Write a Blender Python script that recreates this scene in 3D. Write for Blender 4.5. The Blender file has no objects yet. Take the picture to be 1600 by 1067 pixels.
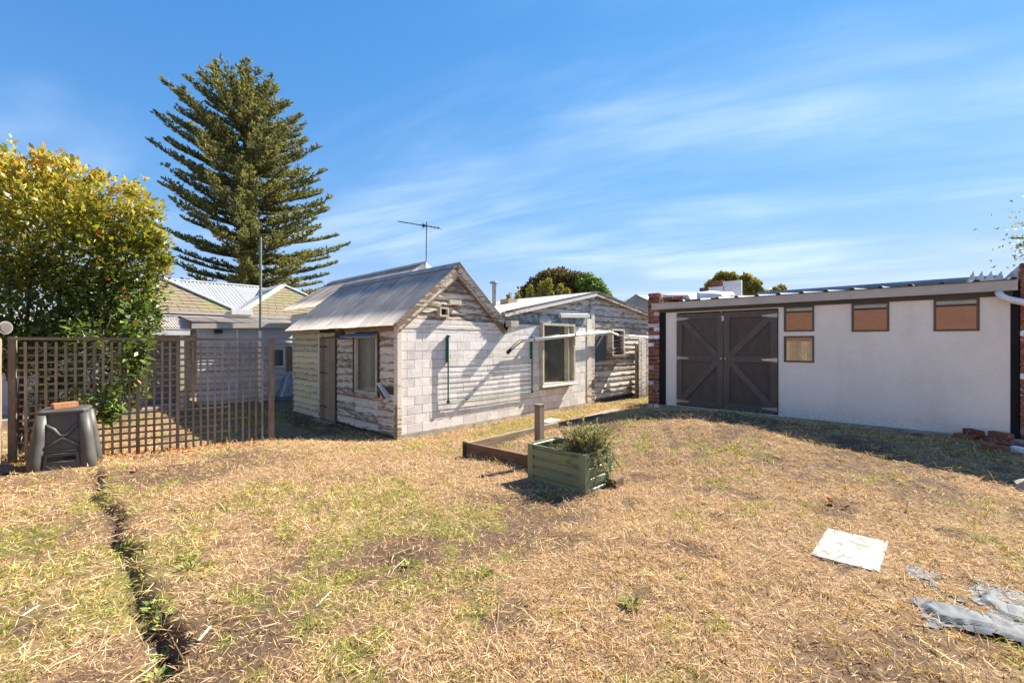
import bpy, math, random
import numpy as np
from mathutils import Matrix, Vector

random.seed(7); RNG = np.random.default_rng(7)
sc = bpy.context.scene
COL = sc.collection

# ------------------------------------------------------------------ camera, world, sun, exposure
# The yard's own axes: X runs along the painted block wall, Y along the shed's white wall; the cottage corner is the origin.
HEAD = math.radians(46.6); SH, CHD = math.sin(HEAD), math.cos(HEAD)
FPX, HZY, CAMZ = 690.0, 536.0, 2.07
def cam2yard(cx, cz):
    dx, dy = cx+2.44, cz-9.45
    return (CHD*dx+SH*dy, -SH*dx+CHD*dy)
CAM = (*cam2yard(0, 0), CAMZ)
cd = bpy.data.cameras.new('camera'); cam = bpy.data.objects.new('camera', cd); COL.objects.link(cam)
cd.sensor_width = 36; cd.lens = 36*FPX/1600; cd.clip_end = 3000; cd.clip_start = 0.05
cd.shift_y = (HZY-533.5)/1600
cam.location = CAM
cam.rotation_euler = (math.radians(90), 0, -HEAD)
sc.camera = cam
sc.render.resolution_x, sc.render.resolution_y = 1024, 682

SUN_AZ = math.radians(101.0)      # clockwise from +Y
SUN_EL = math.radians(41.8)
world = bpy.data.worlds.new('World'); sc.world = world; world.use_nodes = True
wn, wl = world.node_tree.nodes, world.node_tree.links
for n in list(wn): wn.remove(n)
sky = wn.new('ShaderNodeTexSky'); sky.sky_type = 'NISHITA'; sky.sun_disc = False
sky.sun_elevation = SUN_EL; sky.sun_rotation = SUN_AZ
sky.air_density = 1.0; sky.dust_density = 0.0; sky.ozone_density = 3.0; sky.altitude = 0
hsv = wn.new('ShaderNodeHueSaturation'); hsv.inputs['Saturation'].default_value = 1.27; hsv.inputs['Value'].default_value = 1.0
hsv.inputs['Hue'].default_value = 0.497
wl.new(sky.outputs[0], hsv.inputs['Color'])
def wvec(op, a, b):
    m = wn.new('ShaderNodeVectorMath'); m.operation = op
    for i, v in enumerate((a, b)):
        if isinstance(v, tuple): m.inputs[i].default_value = v
        else: wl.new(v, m.inputs[i])
    return m.outputs[0]
tint = wvec('MULTIPLY', hsv.outputs[0], (0.84, 0.86, 1.14))
sky_col = wvec('DIVIDE', wvec('MULTIPLY', tint, (0.67, 0.755, 0.86)), wvec('ADD', wvec('MULTIPLY', tint, (.30, .34, .30)), (1.0, 1.0, 1.0)))     # the film's soft shoulder for the bright sky
# thin high cloud: noise over a flat layer far above
tc = wn.new('ShaderNodeTexCoord'); sep = wn.new('ShaderNodeSeparateXYZ'); wl.new(tc.outputs['Generated'], sep.inputs[0])
def wmath(op, a, b=None, clamp=False):
    m = wn.new('ShaderNodeMath'); m.operation = op; m.use_clamp = clamp
    for i, v in enumerate((a, b)):
        if v is None: continue
        if isinstance(v, (int, float)): m.inputs[i].default_value = v
        else: wl.new(v, m.inputs[i])
    return m.outputs[0]
zz = wmath('MAXIMUM', wmath('ADD', sep.outputs[2], 0.12), 0.05)
comb = wn.new('ShaderNodeCombineXYZ')
wl.new(wmath('DIVIDE', sep.outputs[0], zz), comb.inputs[0]); wl.new(wmath('DIVIDE', sep.outputs[1], zz), comb.inputs[1])
def wnoise(loc, rot, scl, det, dist=0.0):
    mp = wn.new('ShaderNodeMapping'); mp.inputs['Location'].default_value = loc
    rm_ = wn.new('ShaderNodeMapping'); rm_.inputs['Rotation'].default_value = (0, 0, rot); mp.inputs['Scale'].default_value = scl
    wl.new(comb.outputs[0], rm_.inputs[0]); wl.new(rm_.outputs[0], mp.inputs[0])
    nz = wn.new('ShaderNodeTexNoise'); nz.inputs['Scale'].default_value = 1.0; nz.inputs['Detail'].default_value = det
    nz.inputs['Roughness'].default_value = 0.6; nz.inputs['Distortion'].default_value = dist
    wl.new(mp.outputs[0], nz.inputs['Vector']); return nz.outputs[0]
streak = wnoise((3.1, 1.7, 0), math.radians(72), (0.5, 1.7, 1), 7, 0.5)
broad = wnoise((0.4, 5.2, 0), math.radians(72), (0.5, 0.8, 1), 3, 0.2)
def wmap(v, a, b):
    mr = wn.new('ShaderNodeMapRange'); mr.interpolation_type = 'SMOOTHSTEP'
    mr.inputs[1].default_value = a; mr.inputs[2].default_value = b; wl.new(v, mr.inputs[0]); return mr.outputs[0]
cl = wmath('MULTIPLY', wmap(streak, 0.34, 0.78), wmap(broad, 0.38, 0.66))
cl = wmath('MULTIPLY', cl, 0.38)
mixc = wn.new('ShaderNodeMixRGB'); mixc.inputs[2].default_value = (2.9, 3.1, 3.3, 1)
wl.new(cl, mixc.inputs[0]); wl.new(sky_col, mixc.inputs[1])
bg = wn.new('ShaderNodeBackground'); bg.inputs['Strength'].default_value = 0.15
wl.new(mixc.outputs[0], bg.inputs['Color'])
wo = wn.new('ShaderNodeOutputWorld'); wl.new(bg.outputs[0], wo.inputs[0])

sd = bpy.data.lights.new('sun', 'SUN'); sd.energy = 4.4; sd.angle = math.radians(0.53); sd.color = (1.0, 0.91, 0.77)
sun = bpy.data.objects.new('sun', sd); COL.objects.link(sun)
SUNV = Vector((math.sin(SUN_AZ)*math.cos(SUN_EL), math.cos(SUN_AZ)*math.cos(SUN_EL), math.sin(SUN_EL)))
sun.rotation_euler = SUNV.to_track_quat('Z', 'Y').to_euler(); sun.location = (10, -2, 12)
vs = sc.view_settings; vs.view_transform = 'Standard'; vs.look = 'None'; vs.gamma = 1; vs.use_curve_mapping = False
vs.exposure = 1.78

# ------------------------------------------------------------------ pixel helpers (a pixel gives a direction only)
def ray(u, v):
    r = (u-800)/FPX; q = (HZY-v)/FPX
    return Vector((SH+r*CHD, CHD-r*SH, q))
def onx(u, v, X): d = ray(u, v); return Vector(CAM)+d*((X-CAM[0])/d.x)
def ony(u, v, Y): d = ray(u, v); return Vector(CAM)+d*((Y-CAM[1])/d.y)
def onz(u, v, Z): d = ray(u, v); return Vector(CAM)+d*((Z-CAM[2])/d.z)
def dep(u, v, D): return Vector(CAM)+ray(u, v)*D

# ------------------------------------------------------------------ noise
def _hash(ix, iy, seed):
    h = (ix.astype(np.int64)*374761393+iy.astype(np.int64)*668265263+seed*1442695041) & 0x7fffffff
    h = ((h ^ (h >> 13))*1274126177) & 0x7fffffff
    return ((h ^ (h >> 16)) & 0xffff)/65535.0
def vnoise(x, y, seed=0):
    x = np.asarray(x, float); y = np.asarray(y, float)
    ix, iy = np.floor(x), np.floor(y); fx, fy = x-ix, y-iy
    fx = fx*fx*(3-2*fx); fy = fy*fy*(3-2*fy)
    a = _hash(ix, iy, seed); b = _hash(ix+1, iy, seed); c = _hash(ix, iy+1, seed); d = _hash(ix+1, iy+1, seed)
    return (a*(1-fx)+b*fx)*(1-fy)+(c*(1-fx)+d*fx)*fy
def fbm(x, y, seed=0, o=4):
    s = 0; a = 0.5; t = 0
    for k in range(o):
        s = s+a*vnoise(x*2**k+k*17.3, y*2**k-k*9.1, seed+k); t += a; a *= 0.5
    return s/t
def sstep(a, b, x):
    t = np.clip((x-a)/(b-a), 0, 1); return t*t*(3-2*t)

# ------------------------------------------------------------------ ground height (thin-plate spline through surveyed points)
CP = []
for cx, cz, z in [(0,0,.55),(-3,.5,.46),(3,.5,.6),(0,3,.53),(-2,3,.5),(2,3,.58),(4,3,.62),(6.5,3,.64),(-4,4,.5),(-5.2,4.4,.5),
                  (-7,5.6,.5),(-4.24,7.6,.37),(-3,7.0,.40),(-2.0,7.2,.38),(-2.3,8.2,.22),(-1.2,8.2,.24),(0,5,.47),(-1,5.5,.45),(-2.5,5.5,.47),
                  (3.2,7.15,.93),(2.4,7.0,.80),(1.6,6.2,.60),(4.0,6.2,.83),(5.3,4.7,.65),(2.5,4.8,.59),(3.6,5,.68),(1.2,4.5,.5),(-8,2,.45),(0,-4,.55),(8,1,.65),(-6,0,.46),(6,-3,.6)]:
    x, y = cam2yard(cx, cz); CP.append((x, y, z))
CP += [(x, 0.1, 0.0) for x in (0.2, 2, 4, 6, 8, 11, 13)] + [(-.6,-.5,.07),(0,3,0),(0,5.7,0),(-1.5,4,0),(-3,3.2,0),(-4.2,5,.03),(-6.5,4,.08),(-2.3,1.3,.12),(-5,2.2,.25),(-3.6,1.6,.14),
       (-.9,-3.2,.38),(-.9,-4.8,.43),(.5,-3.7,.56),(-.2,-4.2,.54),(2.3,-3.6,.58),(1,-2.2,.22),(2.8,-2.4,.3),(4.6,-2.2,.3),(-1.3,-5.2,.44),(-.6,-6,.47),
       (4.1,-4.1,.665),(4.1,-5.2,.675),(4.1,-6.2,.675),(4.1,-7.5,.675),(4.1,-9,.67),(3.9,-10.4,.66),(3.0,-3.6,.60),(6,-3,.45),(8,-3,.3),(12,-3,.2),(7,-8,.67),(9,-6,.5),(7,-12,.6),
       (-3,9,0),(2,10,0),(-9,8,.1),(8,8,0),(14,5,0),(-10,-2,.45),(-10,-9,.45),(-4,-13,.5)]
CP = np.array(CP)
def _tps(r2): return np.where(r2 > 1e-12, 0.5*r2*np.log(np.maximum(r2, 1e-12)), 0)
def _fit():
    n = len(CP); d2 = ((CP[:, None, :2]-CP[None, :, :2])**2).sum(2)
    A = np.zeros((n+3, n+3)); A[:n, :n] = _tps(d2)+np.eye(n)*0.02
    A[:n, n] = 1; A[:n, n+1:] = CP[:, :2]; A[n, :n] = 1; A[n+1:, :n] = CP[:, :2].T
    b = np.zeros(n+3); b[:n] = CP[:, 2]
    return np.linalg.solve(A, b)
TW = _fit()
TRX = -4.78
def gz(x, y, fine=True):
    x = np.atleast_1d(np.asarray(x, float)); y = np.atleast_1d(np.asarray(y, float))
    out = np.empty_like(x); n = len(CP)
    for s in range(0, len(x), 20000):
        xs, ys = x[s:s+20000], y[s:s+20000]
        d2 = (xs[:, None]-CP[None, :, 0])**2+(ys[:, None]-CP[None, :, 1])**2
        out[s:s+20000] = _tps(d2) @ TW[:n]+TW[n]+TW[n+1]*xs+TW[n+2]*ys
    out = np.clip(out, -0.05, 1.05)
    rr = np.maximum(np.abs(x-1)-9, 0)+np.maximum(np.abs(y+2)-9, 0)
    out = out*np.exp(-(rr/6)**2)
    # spade-cut edge running along the lawn at X = TRX
    wob = 0.11*(fbm(y*1.7, y*0+3, 5, 3)-.5)*2+0.03*(vnoise(y*7, y*0, 8)-.5)
    d = x-(TRX+wob)
    along = sstep(-9.5, -8.0, y)*(1-sstep(-1.0, -0.55, y))
    wid = 0.055+0.075*fbm(y*1.3, y*0+9, 12, 2)
    dp = 0.02+0.08*sstep(.3, .75, fbm(y*1.6, y*0+1, 15, 3))
    prof = np.where(d < 0, np.exp(-(d/wid)**2), 1-sstep(0.0, 0.06+.05*vnoise(y*3, y*0, 77), d))
    low = (1-sstep(-0.02, 0.03, d))*np.exp(-(np.minimum(d, 0)/1.2)**2)*0.05
    out = out-along*(prof*dp*(0.75+0.5*vnoise(y*4, y*0, 21))+low)
    if fine:
        yard = np.exp(-(rr/3)**2)
        lump = sstep(.45, .85, fbm(x*.9, y*.9, 31, 3))
        out = out+yard*((fbm(x*2.2, y*2.2, 40, 3)-.5)*.05+(fbm(x*9, y*9, 50, 3)-.5)*.026*(.5+lump)+(vnoise(x*33, y*33, 60)-.5)*.010)
    return out
def g1(x, y): return float(gz(x, y, False)[0])
def soilmask(x, y):    # bare soil where straw is thin
    m = .92*sstep(.51, .70, fbm(x*.75+3.3, y*.75+1.2, 71, 4))
    m = np.maximum(m, sstep(.62, .72, fbm(x*2.6, y*2.6, 75, 3))*.8)
    bx, by = cam2yard(-1.6, 2.3)
    m = np.maximum(m, .9*np.exp(-((x-bx)**2+(y-by)**2)/.25)); bx, by = cam2yard(-.95, 2.9)
    m = np.maximum(m, 1.0*np.exp(-((x-bx)**2+(y-by)**2)/.05))
    tr = np.exp(-((x-TRX-.02)/.13)**2)*sstep(-9.5, -8, y)*(1-sstep(-1, -.5, y))
    straw = np.exp(-((x+1.6)**2+(y+2.4)**2)/2.2)
    return np.clip(np.maximum(m*(1-.8*straw), tr), 0, 1)
def greenmask(x, y):
    n = fbm(x*1.5+8.1, y*1.5, 91, 4); f = fbm(x*5.5, y*5.5, 95, 2)
    b = np.zeros_like(x)
    for cx, cz, r, w in [(-3.9,4.0,1.0,.17),(-3.2,2.6,.9,.14),(-1.7,4.4,1.1,.16),(-2.4,4.6,.8,.13),(-.8,3.9,.7,.10),(-.4,2.4,.8,.05),(1.4,2.6,.7,.05),(-.5,4.4,.5,.1),(.9,3.2,.6,.06),(-2.8,1.6,.8,.1)]:
        px, py = cam2yard(cx, cz); b = b+w*np.exp(-((x-px)**2+(y-py)**2)/r**2)
    strip = np.exp(-((y+1.3)/.75)**2)*sstep(-.2, 1.2, x)*.24
    back = np.exp(-((x+2.2)**2+(y-6.2)**2)/4)*.15
    return sstep(.56, .68, n*.62+f*.38+b+strip+back-.03)

# ------------------------------------------------------------------ mesh helpers
WM = {}
def setp(o, label=None, cat=None, group=None, kind=None):
    if label: o['label'] = label
    if cat: o['category'] = cat
    if group: o['group'] = group
    if kind: o['kind'] = kind
    return o
def link(name, data, parent=None, M=None, mat=None):
    o = bpy.data.objects.new(name, data); COL.objects.link(o)
    M = M or Matrix.Identity(4); o.matrix_basis = M
    if parent is not None:
        o.parent = parent; o.matrix_parent_inverse = WM[parent.name].inverted()
    WM[o.name] = M
    if mat is not None and data is not None and not data.materials: data.materials.append(mat)
    return o
def thing(name, label, cat, loc, group=None):
    return setp(link(name, None, None, Matrix.Translation(Vector(loc))), label, cat, group)
def npmesh(name, V, Fc, col=None, smooth=False):
    V = np.asarray(V, np.float32); Fc = np.asarray(Fc, np.int32)
    me = bpy.data.meshes.new(name); k = Fc.shape[1]
    me.vertices.add(len(V)); me.vertices.foreach_set('co', V.ravel())
    me.loops.add(Fc.size); me.loops.foreach_set('vertex_index', Fc.ravel())
    me.polygons.add(len(Fc)); me.polygons.foreach_set('loop_start', np.arange(0, Fc.size, k, dtype=np.int32))
    me.polygons.foreach_set('loop_total', np.full(len(Fc), k, np.int32))
    if smooth: me.polygons.foreach_set('use_smooth', np.ones(len(Fc), bool))
    me.update(calc_edges=True)
    if col is not None:
        a = me.color_attributes.new('col', 'FLOAT_COLOR', 'POINT')
        c = np.ones((len(V), 4), np.float32); c[:, :3] = col; a.data.foreach_set('color', c.ravel())
    return me
class MB:
    def __init__(s): s.v = []; s.f = []
    def add(s, vs_, fs_):
        n = len(s.v); s.v += [tuple(p) for p in vs_]; s.f += [tuple(i+n for i in f) for f in fs_]; return s
    def box(s, a, b):
        x0, y0, z0 = a; x1, y1, z1 = b
        return s.add([(x0,y0,z0),(x1,y0,z0),(x1,y1,z0),(x0,y1,z0),(x0,y0,z1),(x1,y0,z1),(x1,y1,z1),(x0,y1,z1)],
                     [(0,3,2,1),(4,5,6,7),(0,1,5,4),(1,2,6,5),(2,3,7,6),(3,0,4,7)])
    def beam(s, p, q, w, h, up=(0,0,1)):      # rectangular bar from p to q
        p, q = Vector(p), Vector(q); d = (q-p).normalized(); u = Vector(up)
        sd_ = d.cross(u)
        if sd_.length < 1e-4: sd_ = d.cross(Vector((1,0,0)))
        sd_.normalize(); u = sd_.cross(d).normalized()
        o = [sd_*a*w/2+u*b*h/2 for a, b in ((-1,-1),(1,-1),(1,1),(-1,1))]
        return s.add([p+k for k in o]+[q+k for k in o], [(0,1,2,3),(7,6,5,4),(0,4,5,1),(1,5,6,2),(2,6,7,3),(3,7,4,0)])
    def tube(s, pts, r, n=8, cap=True):
        pts = [Vector(p) for p in pts]; rs = r if isinstance(r, (list, tuple)) else [r]*len(pts)
        base = len(s.v); up = Vector((0.123, 0.217, 0.97))
        for i, p in enumerate(pts):
            d = (pts[min(i+1, len(pts)-1)]-pts[max(i-1, 0)]).normalized()
            a = d.cross(up)
            if a.length < 1e-3: a = d.cross(Vector((1,0,0)))
            a.normalize(); b = d.cross(a)
            for k in range(n):
                t = 2*math.pi*k/n; s.v.append(tuple(p+(a*math.cos(t)+b*math.sin(t))*rs[i]))
        for i in range(len(pts)-1):
            for k in range(n):
                k2 = (k+1) % n
                s.f.append((base+i*n+k, base+i*n+k2, base+(i+1)*n+k2, base+(i+1)*n+k))
        if cap:
            s.f.append(tuple(base+k for k in range(n))[::-1]); s.f.append(tuple(base+(len(pts)-1)*n+k for k in range(n)))
        return s
    def poly(s, pts, off):                     # extruded polygon
        n = len(pts); off = Vector(off)
        return s.add([Vector(p) for p in pts]+[Vector(p)+off for p in pts],
                     [tuple(range(n))[::-1], tuple(range(n, 2*n))]+[(i, (i+1) % n, n+(i+1) % n, n+i) for i in range(n)])
    def mesh(s, name, smooth=False):
        me = bpy.data.meshes.new(name); me.from_pydata(s.v, [], s.f)
        if smooth: me.polygons.foreach_set('use_smooth', np.ones(len(me.polygons), bool))
        me.update(); return me
    def build(s, name, mat, parent=None, smooth=False): return link(name, s.mesh(name, smooth), parent, None, mat)
def chamfer_box(name, sx, sy, sz, c=.004, jitter=0, seed=0):   # unit piece centred on its base centre
    r = random.Random(seed); m = MB(); x, y = sx/2, sy/2
    L = [(-x+c,-y+c,0),(x-c,-y+c,0),(x-c,y-c,0),(-x+c,y-c,0),(-x,-y,c),(x,-y,c),(x,y,c),(-x,y,c),
         (-x,-y,sz-c),(x,-y,sz-c),(x,y,sz-c),(-x,y,sz-c),(-x+c,-y+c,sz),(x-c,-y+c,sz),(x-c,y-c,sz),(-x+c,y-c,sz)]
    L = [(a+r.uniform(-jitter, jitter), b+r.uniform(-jitter, jitter), d+r.uniform(-jitter, jitter)) for a, b, d in L]
    fs = [(3,2,1,0),(12,13,14,15)]
    for o in (0, 4, 8):
        for k in range(4): fs.append((o+k, o+(k+1) % 4, o+4+(k+1) % 4, o+4+k))
    return m.add(L, fs).mesh(name)
UNIT = {}
def piece(name, parent, mat, a, b, c=.003, key=None):           # a box-shaped piece from corner a to corner b, mesh shared when sizes agree
    a, b = Vector(a), Vector(b); sz = b-a; k = (round(sz.x, 3), round(sz.y, 3), round(sz.z, 3), mat.name)
    if k not in UNIT:
        UNIT[k] = chamfer_box(name, *[max(q, .004) for q in sz], min(c, min(sz)*.3)); UNIT[k].materials.append(mat)
    return link(name, UNIT[k], parent, Matrix.Translation(Vector(((a.x+b.x)/2, (a.y+b.y)/2, a.z))))
def diamonds(P, A, N, l, w, col, fold=.15, mid=.45):            # leaf-shaped faces
    P = np.asarray(P); A = A/np.linalg.norm(A, axis=1, keepdims=True)
    B = np.cross(A, N); B /= np.maximum(np.linalg.norm(B, axis=1, keepdims=True), 1e-6); Nn = np.cross(B, A)
    l = np.broadcast_to(np.asarray(l, float), (len(P),))[:, None]; w = np.broadcast_to(np.asarray(w, float), (len(P),))[:, None]
    V = np.stack([P, P+A*l*mid+B*w/2+Nn*w*fold, P+A*l-Nn*l*fold*.6, P+A*l*mid-B*w/2+Nn*w*fold], 1).reshape(-1, 3)
    F_ = np.arange(len(P)*4).reshape(-1, 4)
    return V, F_, np.repeat(col, 4, axis=0)
def blades(P, A, bend, l, w, col):                              # tapering strips of two joints: 5 points, quad + tip
    A = A/np.linalg.norm(A, axis=1, keepdims=True)
    B = np.cross(A, np.stack([-A[:, 1], A[:, 0], A[:, 2]*0+.3], 1)+RNG.normal(0, .5, A.shape)); B /= np.maximum(np.linalg.norm(B, axis=1, keepdims=True), 1e-6)
    l = np.asarray(l)[:, None]; w = np.asarray(w)[:, None]
    m = P+A*l*.55; t = P+A*l+bend*l
    V = np.stack([P-B*w/2, P+B*w/2, m+B*w*.38, m-B*w*.38, t+B*w*.05, t-B*w*.05], 1).reshape(-1, 3)
    i = np.arange(len(P))[:, None]*6
    F_ = np.concatenate([i+np.array([[0,1,2,3]]), i+np.array([[3,2,4,5]])])
    return V, F_, np.repeat(col, 6, axis=0)

# ------------------------------------------------------------------ materials
class NT:
    def __init__(s, name):
        s.m = bpy.data.materials.new(name); s.m.use_nodes = True; s.t = s.m.node_tree; s.n = s.t.nodes; s.l = s.t.links
        s.b = s.n['Principled BSDF']; s.out = s.n['Material Output']
    def node(s, ty, **k):
        n = s.n.new(ty)
        for a, v in k.items(): setattr(n, a, v)
        return n
    def sin(s, node, i, v):
        if v is None: return
        if isinstance(v, bpy.types.NodeSocket): s.l.new(v, node.inputs[i])
        elif isinstance(v, (tuple, list)) and len(v) == 3 and node.inputs[i].type == 'RGBA': node.inputs[i].default_value = (*v, 1)
        else: node.inputs[i].default_value = v
    def math(s, op, a, b=None, clamp=False):
        n = s.node('ShaderNodeMath', operation=op, use_clamp=clamp); s.sin(n, 0, a); s.sin(n, 1, b); return n.outputs[0]
    def mix(s, f, a, b, mode='MIX'):
        n = s.node('ShaderNodeMixRGB', blend_type=mode); s.sin(n, 0, f); s.sin(n, 1, a); s.sin(n, 2, b); return n.outputs[0]
    def coords(s, scale=(1,1,1), rnd=True):
        tc_ = s.node('ShaderNodeTexCoord'); mp = s.node('ShaderNodeMapping'); mp.inputs['Scale'].default_value = scale
        s.l.new(tc_.outputs['Object'], mp.inputs[0])
        if rnd:
            oi = s.node('ShaderNodeObjectInfo'); c = s.node('ShaderNodeCombineXYZ')
            s.sin(c, 0, s.math('MULTIPLY', oi.outputs['Random'], 37.0)); s.sin(c, 1, s.math('MULTIPLY', oi.outputs['Random'], 91.0)); s.sin(c, 2, s.math('MULTIPLY', oi.outputs['Random'], 13.0))
            s.l.new(c.outputs[0], mp.inputs['Location'])
        return mp.outputs[0]
    def rand(s): return s.node('ShaderNodeObjectInfo').outputs['Random']
    def noise(s, co, scale, detail=4, rough=.6, dist=0):
        n = s.node('ShaderNodeTexNoise'); s.l.new(co, n.inputs['Vector'])
        n.inputs['Scale'].default_value = scale; n.inputs['Detail'].default_value = detail; n.inputs['Roughness'].default_value = rough; n.inputs['Distortion'].default_value = dist
        return n.outputs[0]
    def rng(s, v, a, b, c=0.0, d=1.0, smooth=True):
        n = s.node('ShaderNodeMapRange'); n.interpolation_type = 'SMOOTHSTEP' if smooth else 'LINEAR'
        s.sin(n, 0, v); s.sin(n, 1, a); s.sin(n, 2, b); s.sin(n, 3, c); s.sin(n, 4, d); return n.outputs[0]
    def bump(s, h, strength=.3, dist=.01):
        n = s.node('ShaderNodeBump'); n.inputs['Strength'].default_value = strength; n.inputs['Distance'].default_value = dist
        s.l.new(h, n.inputs['Height']); s.l.new(n.outputs[0], s.b.inputs['Normal'])
    def fin(s, col, rough=.8, spec=.3, metal=0.0):
        s.sin(s.b, s.b.inputs.find('Base Color'), col); s.sin(s.b, s.b.inputs.find('Roughness'), rough)
        s.b.inputs['Specular IOR Level'].default_value = spec; s.sin(s.b, s.b.inputs.find('Metallic'), metal)
        return s.m
def m_plain(name, c1, c2, scale=6, stretch=(1,1,1), rough=.8, bump=.2, spec=.3, metal=0.0, var=.25, fine=40, lo=.35, hi=.65):
    t = NT(name); co = t.coords(stretch); n = t.noise(co, scale, 6, .62); f = t.noise(co, fine, 3, .6)
    c = t.mix(t.rng(n, lo, hi), c1, c2)
    c = t.mix(1.0, c, t.mix(t.rand(), (1-var,)*3, (1+var,)*3), 'MULTIPLY')
    c = t.mix(.5, c, t.mix(f, (.6,)*3, (1.4,)*3), 'MULTIPLY')
    if bump: t.bump(t.math('ADD', n, t.math('MULTIPLY', f, .6)), bump, .01)
    return t.fin(c, rough, spec, metal)
def m_peel(name, paint, wood, wood2, thr=.5, stretch=(1.7,1.7,11), scale=2.0, band=.05, dirt=.25, edgew=.11):
    # old paint flaking off timber; each board has its own state
    t = NT(name); co = t.coords(stretch); big = t.noise(co, scale, 7, .68, .4); fine = t.noise(co, scale*11, 4, .65)
    grain = t.noise(t.coords((3, 3, 60)), 2, 5, .6)
    lvl = t.math('ADD', t.math('MULTIPLY', big, .75), t.math('MULTIPLY', fine, .25))
    th = t.math('ADD', t.math('MULTIPLY', t.math('SUBTRACT', t.rand(), .5), .10), thr)
    gz_ = t.node('ShaderNodeSeparateXYZ'); t.l.new(t.node('ShaderNodeTexCoord').outputs['Generated'], gz_.inputs[0])
    edge_ = t.rng(gz_.outputs[2], .0, .45, edgew, 0.0); lvl = t.math('ADD', lvl, edge_)
    msk = t.rng(t.math('SUBTRACT', lvl, th), -band*.35, band*.35)
    wd = t.mix(t.rng(grain, .35, .65), wood, wood2)
    pt = t.mix(t.rng(t.noise(co, 4, 5), .35, .75, 0, dirt), paint, wood2)
    pt = t.mix(1.0, pt, t.mix(t.rand(), (.86,)*3, (1.1,)*3), 'MULTIPLY')
    c = t.mix(msk, pt, wd)
    t.bump(t.math('SUBTRACT', t.math('MULTIPLY', grain, .35), msk), .5, .006)
    return t.fin(c, .82, .25)
def m_attr(name, rough=.7, spec=.3, trans=0.0, var=0.2, nscale=8):
    t = NT(name); a = t.node('ShaderNodeAttribute', attribute_name='col')
    n = t.noise(t.coords(rnd=False), nscale, 4)
    c = t.mix(1.0, a.outputs['Color'], t.mix(n, (1-var,)*3, (1+var,)*3), 'MULTIPLY')
    t.fin(c, rough, spec)
    if trans:
        tr = t.node('ShaderNodeBsdfTranslucent'); mx = t.node('ShaderNodeMixShader'); mx.inputs[0].default_value = trans
        t.l.new(t.mix(1.0, c, (1.25, 1.2, .7), 'MULTIPLY'), tr.inputs['Color']); t.l.new(t.b.outputs[0], mx.inputs[1]); t.l.new(tr.outputs[0], mx.inputs[2]); t.l.new(mx.outputs[0], t.out.inputs[0])
    return t.m
def m_glass(name, tint=(.02,.025,.025), rough=.03, refl=.5, behind=(.05,.055,.05)):
    # window pane over a dim room: dark body, mirror-like at the surface
    t = NT(name); co = t.coords(rnd=False); n = t.noise(co, 2.2, 2)
    c = t.mix(t.rng(n, .4, .7), tint, behind); t.fin(c, .4, .5)
    g = t.node('ShaderNodeBsdfGlossy'); g.inputs['Roughness'].default_value = rough; g.inputs['Color'].default_value = (.9,.93,.95,1)
    bn = t.node('ShaderNodeBump'); bn.inputs['Strength'].default_value = .02; t.l.new(t.noise(co, 1.4, 1), bn.inputs['Height']); t.l.new(bn.outputs[0], g.inputs['Normal'])
    fr = t.node('ShaderNodeFresnel'); fr.inputs[0].default_value = 1.5
    mx = t.node('ShaderNodeMixShader'); t.sin(mx, 0, t.math('ADD', t.math('MULTIPLY', fr.outputs[0], .9), refl, True))
    t.l.new(t.b.outputs[0], mx.inputs[1]); t.l.new(g.outputs[0], mx.inputs[2]); t.l.new(mx.outputs[0], t.out.inputs[0]); return t.m
def m_roof(name, base, dark, rust, rustamt=.0, rough=.5, metal=.35, stretch=(.6,.6,.6)):
    t = NT(name); co = t.coords((1,1,1)); n = t.noise(co, 2.2, 6, .65); st = t.noise(t.coords((16, .22, 1)), 1.3, 6, .65)
    c = t.mix(t.rng(n, .35, .7), base, dark); c = t.mix(t.rng(st, .42, .66, 0, .8), c, dark)
    c = t.mix(1.0, c, t.mix(t.rand(), (.8,)*3, (1.12,)*3), 'MULTIPLY')
    if rustamt: c = t.mix(t.math('MULTIPLY', t.rng(t.math('ADD', t.math('MULTIPLY', st, .6), t.math('MULTIPLY', n, .4)), .62-rustamt*.25, .72-rustamt*.1), .85), c, rust)
    t.bump(n, .08, .01); return t.fin(c, rough, .4, metal)

M = {}
M['block'] = m_plain('painted_block', (.78,.75,.71), (.60,.565,.52), 4.0, (1,1,1), .75, .6, .3, 0, .13, 34, .4, .8)
M['mortar'] = m_plain('old_mortar', (.42,.40,.37), (.30,.28,.25), 5, rough=.9)
M['plinth'] = m_plain('weathered_concrete', (.42,.39,.35), (.27,.24,.20), 3, rough=.95, bump=.5)
M['cream'] = m_peel('cream_flaking_paint', (.70,.60,.38), (.20,.17,.13), (.38,.33,.25), .60)
M['white_peel'] = m_peel('white_flaking_paint', (.72,.66,.56), (.19,.125,.08), (.36,.27,.18), .555)
M['gable_peel'] = m_peel('grey_gable_paint', (.66,.58,.47), (.13,.10,.08), (.29,.23,.18), .515)
M['grey_peel'] = m_peel('pale_grey_paint', (.66,.61,.55), (.10,.085,.075), (.30,.25,.20), .545)
M['house_board'] = m_peel('bluish_white_paint', (.55,.56,.57), (.35,.33,.30), (.42,.40,.38), .66)
M['raw_wood'] = m_plain('bare_weathered_timber', (.36,.27,.18), (.22,.16,.11), 2, (2,2,22), .85, .4)
M['grey_wood'] = m_plain('silvered_timber', (.30,.235,.17), (.20,.15,.105), 2.2, (5,5,1.2), .88, .4)
M['grey_woodh'] = m_plain('silvered_timber_rails', (.30,.235,.17), (.19,.145,.10), 2.2, (1.2,1.2,9), .88, .4)
M['dark_wood'] = m_plain('dark_damp_timber', (.10,.08,.065), (.06,.05,.04), 3, (2,2,12), .85, .4)
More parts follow.
